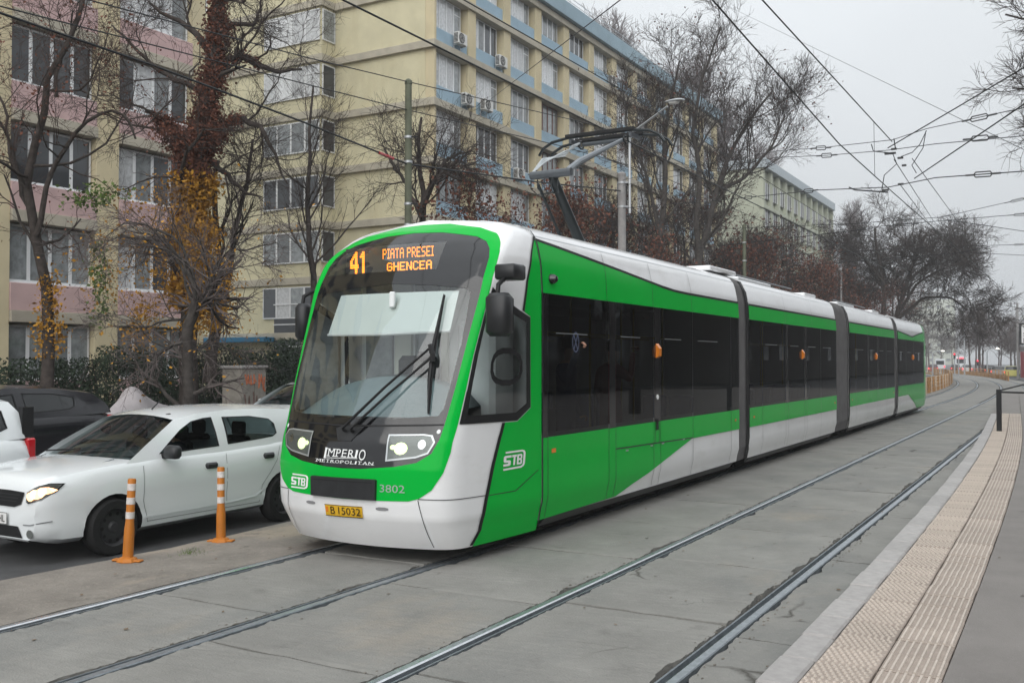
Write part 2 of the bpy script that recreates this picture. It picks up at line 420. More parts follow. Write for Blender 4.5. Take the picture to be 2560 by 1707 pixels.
M_headwarm = mat('head_warm', (1, .75, .5), .3, .4, emit=(1, .46, .20), estr=2.6)
M_headlit = mat('head_lit', (1, .97, .9), .3, .4, emit=(1, .95, .85), estr=3)
M_int = mat('car_interior', (.018, .018, .019), .8, .2)
M_plw = mat('plate_white', (.75, .75, .74), .4, .4)
M_tarp = mat('tarp_grey', (.43, .40, .41), .7, .3, var=.12, scale=3, bump=.5, bscale=6)
M_cab = mat('cabinet_concrete', (.27, .25, .22), .9, .2, var=.2, scale=4, bump=.3)
M_graf = mat('graffiti_orange', (.55, .18, .09), .7, .2, var=.3, scale=14)
M_graf2 = mat('graffiti_dark', (.16, .10, .085), .8, .2, var=.3, scale=14)
M_fence = mat('fence_ochre', (.44, .235, .085), .7, .3, var=.2, scale=4)
M_fencew = mat('fence_pale', (.62, .50, .38), .7, .3, var=.15, scale=4)
M_skin = mat('skin', (.42, .23, .16), .6, .3)
M_hair = mat('hair', (.02, .014, .01), .7, .2)
M_coat = mat('cloth_dark', (.03, .032, .04), .9, .1)
# ---------------------------------------------------------------- ground, road, tracks, platform
def bend(y): return -max(0.0, y - 50) ** 2 / 900.0
def kbend(y): return -0.001 * min(max(0.0, y - 5), 22) ** 2 - (0.044 * (y - 27) if y > 27 else 0)

def strip_mesh(name, xl, xr, ys, z, m, bendf=bend, nx=1, jl=0, jr=0, jz=0, skirt=0):
    """a sheet between two edges that follow the bend of the line"""
    v = []; f = []
    for y in ys:
        b = bendf(y)
        l = xl + b + (R.uniform(-jl, jl)); r = xr + b + (R.uniform(-jr, jr))
        for i in range(nx + 1):
            v.append((l + (r - l) * i / nx, y, z + (R.uniform(-jz, jz) if 0 < i < nx else 0)))
    n = nx + 1
    for k in range(len(ys) - 1):
        for i in range(nx):
            a = k * n + i; f.append((a, a + 1, a + n + 1, a + n))
    if skirt:
        for side, flip in ((0, 0), (nx, 1)):
            b0 = len(v)
            for k in range(len(ys)):
                p = v[k * n + side]; v.append((p[0], p[1], p[2] - skirt))
            for k in range(len(ys) - 1):
                q = (k * n + side, (k + 1) * n + side, b0 + k + 1, b0 + k); f.append(q if not flip else q[::-1])
    return mesh(name, v, f, m)

g = mesh('ground', [(-440, -75, -.30), (440, -75, -.30), (440, 750, -.30), (-440, 750, -.30)], [(0, 1, 2, 3)], M_asph)
tag(link('ground', g), kind='structure')
YS = [-4 + 2 * i for i in range(28)] + [52 + 4 * i for i in range(40)]
tag(link('road', strip_mesh('road', -16.4, -7.85, YS, -.20, M_asph, nx=3)), kind='structure')
bed = tag(link('track_bed', strip_mesh('track_bed', -7.9, -1.0, YS, -.05, M_dirt, nx=2)), kind='structure')
YB = [48 + 3 * i for i in range(54)]
for nm, a, b in (('track_slab_far', -6.49, -5.25), ('track_slab_far', -5.03, -3.69), ('track_slab_far', -3.47, -2.18), ('track_slab_far', -1.95, -1.0), ('track_slab_far', -7.8, -6.72)):
    tag(link('track_paving', strip_mesh(nm, a, b, YB, 0.0, M_conc)), kind='structure')

def slab_mesh(w, l, seed, nx=8, ny=48):
    r = random.Random(seed); v = []; f = []
    for j in range(ny + 1):
        for i in range(nx + 1):
            x = w * i / nx; y = l * j / ny; e = (i in (0, nx)) or (j in (0, ny)); z = r.uniform(-.002, .002)
            if e:
                nz = lambda q: max(0, mnoise.noise((y * 2.6 + seed, q, 0)) - .08) * .085 + max(0, mnoise.noise((y * 9, q, seed))) * .03 + r.random() * .010
                if i == 0: x += nz(1.7)
                if i == nx: x -= nz(7.3)
                if j == 0: y += r.uniform(0, .011)
                if j == ny: y -= r.uniform(0, .011)
                z -= r.uniform(0, .008)
            v.append((x, y, z))
    n = nx + 1
    for j in range(ny):
        for i in range(nx):
            a = j * n + i; f.append((a, a + 1, a + n + 1, a + n))
    ring = [i for i in range(n)] + [j * n + nx for j in range(1, ny + 1)] + [ny * n + i for i in range(nx - 1, -1, -1)] + [j * n for j in range(ny - 1, 0, -1)]
    b = len(v)
    for k in ring: v.append((v[k][0], v[k][1], -.07))
    for k in range(len(ring)):
        k2 = (k + 1) % len(ring); f.append((ring[k], b + k, b + k2, ring[k2]))
    return mesh('concrete_slab', v, f, M_conc)

for xa, xb, y0 in ((-3.477, -2.173, -1.14), (-5.085, -3.635, -1.3), (-6.497, -5.243, -2.55)):
    vs = [slab_mesh(xb - xa, 1.982, 11 * k + int(-xa * 10)) for k in range(4)]
    y = y0; k = 0
    while y < 48:
        link('concrete_slab', vs[R.randrange(4)], bed, (xa, y, R.uniform(-.004, .004))); y += 2.0; k += 1
vs = [slab_mesh(.86, 2.98, 77 + k) for k in range(3)]
y = -2.4
while y < 48:
    link('concrete_slab', vs[R.randrange(3)], bed, (-2.022, y, -.004)); y += 3.0
# rough strip between the outer rail and the road
ys = [-3 + .35 * i for i in range(150)]
tag(link('track_shoulder', strip_mesh('track_shoulder', -7.97, -6.655, ys, .004, M_strip, nx=7, jl=.05, jr=.02, jz=.010, skirt=.24)), kind='structure')

RAIL = [(-.044, -.05), (-.040, -.003), (-.033, .003), (.018, .004), (.031, -.003), (.036, -.045), (.070, -.046), (.074, -.006), (.088, -.006), (.092, -.05)]
RMI = [1, 1, 2, 0, 1, 1, 1, 1, 1]
M_head = mat('rail_head', (.42, .45, .48), .38, .5, .85, var=.15, scale=20)
for x, s, lab in ((-2.07, -1, 'worn steel rail closest to the tactile platform edge'), (-3.58, 1, 'shiny steel rail of the empty track, on the side next to the tram'),
                  (-5.14, -1, 'steel rail running under the green tram on its platform side'), (-6.6, 1, 'bright steel rail beside the orange bollards')):
    ysr = [-5 + 1.0 * i for i in range(56)] + [52 + 3 * i for i in range(50)]
    v = []; f = []; mi = []; n = len(RAIL)
    for y in ysr:
        for a, b in RAIL: v.append((x + bend(y) + s * a, y, b))
    for k in range(len(ysr) - 1):
        for i in range(n - 1):
            q = (k * n + i, k * n + i + 1, (k + 1) * n + i + 1, (k + 1) * n + i); f.append(q if s > 0 else q[::-1]); mi.append(RMI[i])
    o = link('tram_rail', mesh('tram_rail', v, f, [M_rail, M_groove, M_head], mi)); tag(o, lab, 'rail', 'tram rails in the concrete')
# broken, dark crumbling concrete along the rails: loose chips
v = []; f = []
for x0 in (-3.70, -2.20, -5.27, -6.73, -1.95):
    y = 2.0
    while y < 34:
        y += abs(R.gauss(.05, .05)) * (1 + y * .05); s = R.uniform(.004, .014)
        if math.sin(y * 1.7 + x0 * 5) < -.25: continue
        cx = x0 + R.gauss(0, .022); a = R.uniform(0, 3)
        b = len(v)
        for k in range(4): v.append((cx + s * math.cos(a + k * 1.57) * R.uniform(.6, 1.2), y + s * 1.5 * math.sin(a + k * 1.57), -.004))
        v.append((cx, y, .0 + s * .15)); f += [(b, b + 1, b + 4), (b + 1, b + 2, b + 4), (b + 2, b + 3, b + 4), (b + 3, b, b + 4)]
tag(link('rubble', mesh('rubble', v, f, mat('rubble_stone', (.16, .145, .125), .95, .1, var=.4, scale=30))), 'small broken concrete chips lying along the rails', 'rubble', kind='stuff')

# platform
plat_y = [-4 + 1.0 * i for i in range(66)]
v = []; f = []
for y in plat_y:
    b = kbend(y)
    v += [(-1.40 + b, y, -.05), (-1.40 + b, y, .195), (-.592 + b, y, .195), (-.592 + b, y, .246), (12, y, .246)]
for k in range(len(plat_y) - 1):
    for i in range(4): f.append((k * 5 + i, k * 5 + 5 + i, k * 5 + 6 + i, k * 5 + 1 + i))
plat = tag(link('platform', mesh('platform', v, f, M_plat)), kind='structure')
ks = [MB().bbox(0, .195, 0, .480, -.24, 0, .010 + .003 * k).me('kerb_stone', M_kerb) for k in range(2)]
y = 2.0
while y < 34:
    link('kerb_stone', R.choice(ks), plat, (-1.437 + kbend(y) + R.uniform(-.003, .003), y, .25 + R.uniform(-.004, .003)), rz=math.atan(.002 * max(0, min(y, 27) - 5))); y += .5
T = .32
mb = MB().bbox(0, .311, 0, .309, -.05, 0, .004)
for i in range(8):
    for j in range(7):
        cx = .018 + i * .0365 + (.018 if j % 2 else 0); cyy = .026 + j * .0435
        o = [(cx + .0125 * math.cos(a), cyy + .0135 * math.sin(a), -.0005) for a in [k * 1.047 for k in range(6)]]
        t = [(cx + .0075 * math.cos(a), cyy + .009 * math.sin(a), 0.009) for a in [k * 1.047 for k in range(6)]]
        mb.add(o + t, [(k, (k + 1) % 6, (k + 1) % 6 + 6, k + 6) for k in range(6)] + [tuple(range(6, 12))], 1)
dot_me = mb.me('tactile_tile', [M_tile, M_tilew])
mb = MB().bbox(0, .311, 0, .309, -.05, 0, .004)
for i in range(8):
    cx = .022 + i * .0385
    mb.prism([(cx - .010, -.001), (cx - .0055, .010), (cx + .0055, .010), (cx + .010, -.001)], .006, .307, 'xz', 1)
rib_me = mb.me('guidance_tile', [M_tile, M_tilew])
y = 2.3
while y < 34:
    a = math.atan(.002 * max(0, min(y, 27) - 5))
    for nm, me, dx in (('tactile_tile', dot_me, -1.232), ('guidance_tile', rib_me, -.912)):
        link(nm, me, plat, (dx + kbend(y) + R.uniform(-.002, .002), y, .247 + R.uniform(-.004, .004)), rot=(R.uniform(-.006, .006), R.uniform(-.006, .006), a))
    y += T
# left pavement
tag(MB().box(-25.0, -13.6, -10, 34, -.25, -.062).box(-25.7, -13.6, 34.01, 160, -.25, -.062).box(-60, -25.01, 22.7, 36.9, -.25, -.064).ob('pavement', M_side), kind='structure')
ke = [MB().bbox(0, .14, 0, .98, -.2, 0, .012).me('road_kerb', M_kerb)]
y = -4
while y < 60: link('kerb_stone', ke[0], bed, (-13.61, y, -.045)); y += 1.0
tag(MB().box(-24.75, -17.8, -6, 22, -.06, .03).box(-25.6, -18.2, 36, 120, -.06, .03).box(-48, -24.9, 23, 36, -.06, .033).ob('soil', M_earth), kind='structure')

# ---------------------------------------------------------------- buildings
WC = {}
def window_set(w, h, n, var, sh=0):
    """meshes of a window in the y-z plane facing +x: frame, panes, sill"""
    k = (round(w, 2), round(h, 2), n, var, sh)
    if k in WC: return WC[k]
    fm = M_brown if var == 'brown' else M_upvc
    t = .055; mb = MB()
    mb.box(-.03, .03, 0, w, 0, t).box(-.03, .03, 0, w, h - t, h).box(-.03, .03, 0, t, t, h - t).box(-.03, .03, w - t, w, t, h - t)
    pw = w / n; panes = []
    for i in range(n):
        if i: mb.box(-.03, .034, i * pw - .05, i * pw + .05, t, h - t)
        y0 = i * pw + (.05 if i else t); y1 = (i + 1) * pw - (.05 if i < n - 1 else t)
        tr = var in ('curtain', 'light') and sh and i == n - 1
        if tr: mb.box(-.03, .03, y0, y1, h * .70, h * .70 + .05)
        pm = {'dark': M_pdark, 'curtain': M_pcurt, 'light': M_pcurt, 'grey': M_pgrey, 'brown': M_pgrey, 'mixed': (M_pdark, M_pcurt, M_pgrey, M_pdark)[(i + sh) % 4]}[var]
        if var == 'curtain' and i == n - 1: pm = M_pgrey
        panes.append(MB().box(-.012, .012, y0, y1, t, h - t).me('pane', pm))
    sill = MB().bbox(.031, .14, -.03, w + .03, -.05, .0, .008).me('sill', M_upvc if var != 'brown' else M_band)
    WC[k] = (mb.me('window', fm), panes, sill); return WC[k]

def add_window(root, loc, w, h, n, var, rz=0.0, sh=0, sill=True):
    fr, panes, sl = window_set(w, h, n, var, sh)
    o = link('window', fr, root, loc, rz)
    for p in panes: link('pane', p, o)
    if sill: link('sill', sl, o)
    return o

ST = 2.735
SILL = [4.07 + ST * i for i in range(7)]

# pink and cream block, left
A = empty('apartment_block', (-24.8, 18.8, 0))
tag(A, 'cream apartment block with pink panels under its windows, behind the ivy tree', 'apartment building')
def la(y): return y - 18.8
MB().box(-12, -.42, la(-9.5), la(22.55), -.1, 26).ob('wall', M_cream, A)
wx = MB().box(-.40, -.34, 0, 2.4, 0, 1.55).me('window', M_pdark)
for i in range(8):
    for k in range(4): link('window', wx, A, (0, la(-8) + 3.8 * k, 1.4 + ST * i))
bays = [(10.0, 12.2), (12.95, 15.0), (15.81, 18.45), (19.24, 22.0)]
bays = [(8.9, 11.6), (12.35, 15.03), (15.81, 18.45), (19.24, 22.0)]
cols = [(11.6, 12.35), (15.03, 15.81), (18.45, 19.24), (22.0, 22.55)]
for a, b in cols: MB().bbox(-.419, .06, la(a), la(b), 0, 24, .01).ob('pilaster', M_cream, A)
for b0, b1 in bays:
    for i in range(8):
        z = 1.40 if i == 0 else SILL[i - 1]
        top = 2.93 if i == 0 else z + 1.6
        if i:
            MB().bbox(-.417, .10, la(b0) + .002, la(b1) - .002, z - .80, z - .05, .01).ob('spandrel', M_pink, A)
            MB().bbox(-.415, .16, la(b0) + .002, la(b1) - .002, z - 1.12, z - .802, .01).ob('slab_band', M_band, A)
        else:
            MB().bbox(-.417, .02, la(b0) + .002, la(b1) - .002, .2, z - .05, .01).ob('plinth', M_pink, A)
        add_window(A, (-.17, la(b0) + .03, z), b1 - b0 - .06, top - z - .04, 4, R.choice(['dark', 'mixed', 'grey', 'grey', 'mixed']) if not (i == 4 and b0 > 19) else 'curtain', sh=R.randrange(2))

# yellow and blue long block
B = empty('apartment_block', (-25.8, 37.3, 0))
tag(B, 'long yellow apartment block with light blue panels and blue parapet', 'apartment building')
def lb(y): return y - 37.3
MB().box(-13, -.5, .05, 42.2, 0, 22.0).box(-30, -6.0, -.95, 12, 0, 22.0).ob('wall', M_cream2, B)
MB().bbox(-13.2, .42, -.30, 42.4, 22.05, 22.95, .02).bbox(-30, -5.75, -1.3, 11, 22.05, 22.95, .02).ob('parapet', M_roofblue, B)
for i in range(2): MB().tube([(.2, 0, 23.2 + .25 * i), (.2, 42, 23.2 + .25 * i)], .018, 5).ob('roof_rail', M_galv, B)
rp = MB().tube([(0, 0, 22.9), (0, 0, 23.5)], .02, 5).me('rail_post', M_galv)
for i in range(22): link('rail_post', rp, B, (.2, .3 + 1.95 * i, 0))
pil = [40.33 + 3.48 * i for i in range(12)]
sb = MB().bbox(-.499, .02, 0, .71, 0, 22.0, .008).me('pilaster', M_cream)
link('pilaster', MB().bbox(-.499, .025, -.002, .17, 0, 22.0, .008).me('pilaster', M_cream), B, (0, .06, 0))
for p in pil: link('pilaster', sb, B, (0, lb(p), 0))
slabB = MB().bbox(-.497, .16, -.16, 42.25, 0, .36, .012).me('slab_band', M_band)
starts = [37.55] + [p + .71 for p in pil[:-1]]; ends = [p for p in pil]
spc = {}
acs = {(0, 6), (1, 5), (0, 4), (1, 4), (2, 3), (5, 6)}
for i in range(8):
    z = 1.30 if i == 0 else SILL[i - 1]
    if i: link('slab_band', slabB, B, (0, .001 * i, z - 1.14))
    for k, (a, b) in enumerate(zip(starts, ends)):
        w = round(b - a, 2)
        if i:
            if w not in spc: spc[w] = MB().bbox(-.44, -.06, .003, w - .003, -.775, -.05, .008).me('spandrel', M_blue)
            link('spandrel', spc[w], B, (0, lb(a), z))
        kind = R.choice(['curtain', 'curtain', 'light', 'curtain', 'mixed', 'grey', 'dark'])
        if (k == 3 and i in (4, 5)) or (k == 0 and i == 3): kind = 'brown'
        if k == 0 and i > 3: kind = 'curtain'
        add_window(B, (-.30, lb(a) + .02, z), w - .30 if k < 9 else w - .04, 1.58, 4, kind, sh=R.randrange(2), sill=False)
        if i: pass
link('slab_band', slabB, B, (0, .01, 21.67))
# short end wall: stepped part with corner windows, slab ledges
lg = MB().bbox(-5.98, -.165, -.12, .048, 0, .36, .012).me('slab_band', M_band)
lg2 = MB().bbox(-30, -5.86, -1.07, -.952, 0, .36, .012).bbox(-5.999, -5.86, -.951, .046, 0, .36, .012).me('slab_band', M_band)
for i in range(8):
    z = 3.0 + ST * i - .05
    link('slab_band', lg, B, (0, 0, z)); link('slab_band', lg2, B, (0, 0, z + .001))
    if i == 7: continue
    var = ['mixed', 'grey', 'dark', 'grey', 'light', 'light', 'light'][i]
    add_window(B, (-9.75, -1.0, z + 1.07), 3.68, 1.55, 4, var, rz=rad(-90), sh=i, sill=False)
    add_window(B, (-5.96, -.92, z + 1.07), .92, 1.55, 1, 'dark' if i != 5 else 'grey', sill=False)
    if z > 3.2: add_window(B, (-16.5, -1.0, z + 1.07), 2.6, 1.55, 3, 'dark', rz=rad(-90), sill=False)
MB().bbox(-15.6, -8.9, -1.75, -.955, 2.86, 3.10, .01).ob('awning', M_blueawn, B)
MB().bbox(-9.0, -7.2, -1.01, -.96, .1, 5.3, .01).ob('door', M_pdark, B)
for zz in (2.6, 3.7, 4.7): MB().box(-9.0, -7.2, -1.05, -1.012, zz, zz + .05).ob('door_bar', M_upvc, B)

# air conditioners hung on the blue panels
def make_ac():
    r = empty('air_conditioner')
    MB().bbox(.06, .36, 0, .80, 0, .56, .02).ob('casing', M_ac, r)
    gr = MB().lathe([(.0, .366), (.05, .372), (.052, .364), (.22, .364), (.235, .375), (.25, .362)], 20, 'x', (0, .30, .28))
    fan = gr.ob('fan_grille', M_dark, r, True)
    mb = MB()
    for a in range(8): mb.tube([(.378, .30 + .05 * math.cos(a * .785), .28 + .05 * math.sin(a * .785)), (.378, .30 + .24 * math.cos(a * .785), .28 + .24 * math.sin(a * .785))], .006, 4)
    for q in (.11, .17): mb.tube([(.378, .30 + q * math.cos(a * .5236), .28 + q * math.sin(a * .5236)) for a in range(13)], .006, 4)
    mb.ob('guard', M_ac, fan)
    mb = MB()
    for zz in range(7): mb.box(.10, .33, -.006, .0, .06 + .065 * zz, .10 + .065 * zz)
    mb.ob('louvre', M_dark, r)
    for q in (.12, .68): MB().box(.0, .40, q - .02, q + .02, -.05, -.001).box(.0, .03, q - .02, q + .02, -.30, -.051).ob('bracket', M_galv, r)
    return r
ac0 = make_ac()
spots = [(-25.82, 38.95, 17.25, 'white air conditioner on the blue panel, topmost one near the building corner'),
         (-25.82, 42.85, 17.2, 'white air conditioner by the second bay, turned away with a black louvred side'),
         (-25.82, 39.6, 14.45, 'white air conditioner under the corner bay window one floor below the topmost'),
         (-25.76, 41.3, 14.55, 'white air conditioner fixed across a yellow pilaster with round dark fan'),
         (-25.82, 44.75, 11.65, 'white air conditioner just above the tip of the raised pantograph'),
         (-25.82, 57.0, 19.75, 'white air conditioner high under the roof beside the bare treetops')]
for i, (x, y, z, lab) in enumerate(spots):
    o = ac0 if i == 0 else copy_tree(ac0)
    o.location = (x, y, z); tag(o, lab, 'air conditioner', 'air conditioners on the yellow block')

# pale block beyond the trees
Cb = empty('apartment_block', (-25.4, 92, 0))
tag(Cb, 'pale greenish apartment block half hidden by bare trees further up the street', 'apartment building')
MB().box(-13, -.4, 0, 31, 0, 20.4).ob('wall', M_pale, Cb)
MB().bbox(-13.2, .3, -.2, 31.2, 20.4, 21.3, .02).ob('parapet', mat('roof_sheet_pale', (.42, .47, .50), .6), Cb)
pc = MB().box(-.39, .02, 0, .6, 0, 20.39).me('pilaster', M_pale); sc = MB().box(-.38, .12, -.1, 31.1, 0, .32).me('slab_band', M_pale)
wcm = MB().box(-.2, -.16, 0, 2.2, 0, 1.55).me('window', M_pdark)
wcf = MB().box(-.155, -.12, 0, .08, 0, 1.55).box(-.155, -.12, .7, .78, 0, 1.55).box(-.155, -.12, 1.42, 1.5, 0, 1.55).box(-.155, -.12, 2.12, 2.2, 0, 1.55).me('frame', M_upvc)
for k in range(12): link('pilaster', pc, Cb, (0, k * 2.8, 0))
for i in range(1, 7):
    z = SILL[i - 1] - .1; link('slab_band', sc, Cb, (0, 0, z - 1.1))
    for k in range(11):
        o = link('window', wcm, Cb, (0, k * 2.8 + .6, z)); link('frame', wcf, o)

# block across the street behind the platform (its front shows only as a reflection in the tram's windows)
Db = empty('apartment_block', (19, 14, 0)); tag(Db, 'brown brick block on the platform side, mirrored in the tram windows', 'apartment building')
M_brickd = mat('brick_brown', (.06, .05, .045), .9, .1, var=.2, scale=2)
MB().box(0, 10, -30, 60, 0, 17).ob('wall', M_brickd, Db)
wq = MB().box(-.06, -.01, 0, 1.6, 0, 1.5).me('window', M_pgrey)
for i in range(5):
    for k in R.sample(range(24), 15): link('window', wq, Db, (0, -29 + 3.6 * k, 2.0 + 3 * i))
Eb = empty('apartment_block', (15, 80, 0)); tag(Eb, 'unseen dark block added along the platform side to darken the tram tail windows', 'apartment building')
MB().box(0, 10, 0, 170, 0, 14).ob('wall', M_brickd, Eb)  # out-of-view block added so the rear tram windows reflect something dark
for i in range(3):
    for k in R.sample(range(30), 14): link('window', wq, Eb, (0, 3 + 5.4 * k, 2.0 + 3.6 * i))
# far tower in the haze
Tb = empty('tower_block', (-70, 600, 0)); tag(Tb, 'distant pale tower block fading into the haze at the end of the street', 'apartment building')
MB().box(-12, 12, 0, 12, 0, 37).ob('wall', M_pale, Tb)
wt = MB().box(0, 2.2, -.1, -.02, 0, 1.4).me('window', M_pdark)
for i in range(8):
    for k in range(5): link('window', wt, Tb, (-11 + k * 4.8, 0, 2 + i * 4.3))
# ---------------------------------------------------------------- tram
PC = [(0, 0), (.3, .015), (.55, .055), (.8, .12), (.95, .18), (1.025, .25), (1.065, .36), (1.1, .62), (1.145, 1.15), (1.18, 1.73)]
PCx = [p[0] for p in PC]; PCy = [p[1] for p in PC]
SL = [0.0]
for a, b in zip(PC, PC[1:]): SL.append(SL[-1] + math.hypot(b[0] - a[0], b[1] - a[1]))
# smooth plan curve
def _fine(xs, ys):
    t = np.linspace(0, xs[-1], 240); y = np.interp(t, xs, ys); k = np.ones(13) / 13
    yp = np.concatenate([2 * y[0] - y[6:0:-1], y, 2 * y[-1] - y[-2:-8:-1]]); return t, np.convolve(yp, k, 'valid')
FX, GX = _fine(SL, PCx); FY, GY = _fine(SL, PCy)
GY = GY - GY[0]
TV = [.15, .25, .36, .46, .6, .9, 1.15, 1.3, 1.7, 2.1, 2.6, 2.9, 3.1, 3.2, 3.3, 3.4, 3.5, 3.6]
TZ = [.15, .25, .36, .46, .6, .9, 1.15, 1.3, 1.7, 2.1, 2.6, 2.9, 3.08, 3.17, 3.25, 3.32, 3.38, 3.40]
TX = [.94, .96, .975, 1, 1, 1, 1, 1, 1, 1, 1, .985, .955, .93, .88, .76, .45, .0]
TR = [.20, .13, .07, .02, 0, .0, .05, .12, .28, .46, .70, .86, .99, 1.08, 1.18, 1.30, 1.38, 1.42]
def nose(u, v):
    s = 1 if u >= 0 else -1; a = abs(u)
    x = float(np.interp(a, FX, GX)); y = float(np.interp(a, FY, GY))
    q = 1 - min(1, max(0, (y - .2) / 1.53))
    w = 1 + float(np.interp(v, [1.2, 2.9], [0, .06])) * q
    y -= float(np.interp(v, [1.2, 2.7, 3.0, 3.2], [0, .48, .38, .1])) * y * q
    return Vector((s * x * w * float(np.interp(v, TV, TX)), y + float(np.interp(v, TV, TR)) * q, float(np.interp(v, TV, TZ))))
def nlift(u, v, off):
    p = nose(u, v)
    if off:
        e = .02
        n = (nose(u + e, v) - nose(u - e, v)).cross(nose(u, min(v + e, 3.59)) - nose(u, v - e)).normalized()
        p = p + n * off
    return tuple(p)
def nnorm(u, v):
    e = .02; return tuple((nose(u + e, v) - nose(u - e, v)).cross(nose(u, min(v + e, 3.59)) - nose(u, max(v - e, .151))).normalized())
NORMALS[nlift] = nnorm
def slift(y, v, off):     # right-hand side of the straight body
    return (1.18 * float(np.interp(v, TV, TX)) + off, y, float(np.interp(v, TV, TZ)))
def mir(p): return [(-a, b) for a, b in reversed(p)]
def sym(h): return [(-a, b) for a, b in reversed(h) if a > 0] + h  # left half then right half, right half runs top to bottom
def ringpoly(h): return h + [(-a, b) for a, b in reversed(h) if a > 1e-6]

tram = empty('tram', (-5.93, 7.1, 0))
tag(tram, 'green and white articulated tram with lit orange route display and raised pantograph', 'tram')

G = [(0, 3.41), (.4, 3.40), (.79, 3.295), (.97, 3.205), (1.10, 3.085), (1.19, 2.97), (1.205, 2.755), (1.166, 2.42), (1.125, 1.945), (1.122, 1.68), (1.10, 1.32), (1.077, 1.06), (1.027, .884), (.918, .723), (.80, .645), (.70, .618), (.38, .610), (0, .607)]
Mk = [(0, 3.265), (.37, 3.245), (.78, 3.165), (.905, 3.10), (.975, 3.007), (1.0, 2.9), (1.015, 2.53), (1.005, 2.07), (.997, 1.68), (.977, 1.41), (.955, 1.17), (.898, 1.05), (.769, .967), (.56, .925), (.2, .893), (0, .89)]
W = [(0, 2.665), (.45, 2.638), (.84, 2.595), (.905, 2.555), (.925, 2.36), (.95, 2.07), (.945, 1.7), (.925, 1.45), (.89, 1.388), (.46, 1.357), (0, 1.35)]
Gp, Mp, Wp = [dense(ringpoly(q), .028) for q in (G, Mk, W)]
SWo = [(1.256, 2.60), (1.902, 2.449), (2.33, 2.335), (2.34, 1.426), (2.08, 1.304), (1.117, 1.311), (1.135, 1.68), (1.135, 1.945), (1.18, 2.42)]
SWi = [(1.33, 2.48), (1.88, 2.37), (2.25, 2.28), (2.26, 1.47), (2.05, 1.385), (1.195, 1.385), (1.20, 1.70), (1.205, 1.95), (1.245, 2.40)]
SWo, SWi = dense(SWo, .028), dense(SWi, .028)
U = SL[-1]
hull = [(-U, .15), (U, .15), (U, 3.58), (-U, 3.58)]
patch_ob('nose_shell', hull, [Gp, SWo, mir(SWo)], nlift, M_white, tram, .075)
patch_ob('front_ring', Gp, [Mp], nlift, M_green, tram, .05, .006)
DH = [(-.93, 2.80), (.47, 2.80), (.47, 3.125), (-.84, 3.125)]
patch_ob('front_mask', Mp, [Wp, DH], nlift, M_black, tram, .06, .004)
patch_ob('display_glass', DH, [], nlift, M_cglass, tram, .1, .003)
ws = patch_ob('windscreen', Wp, [], nlift, M_cglass, tram, .09, .0)
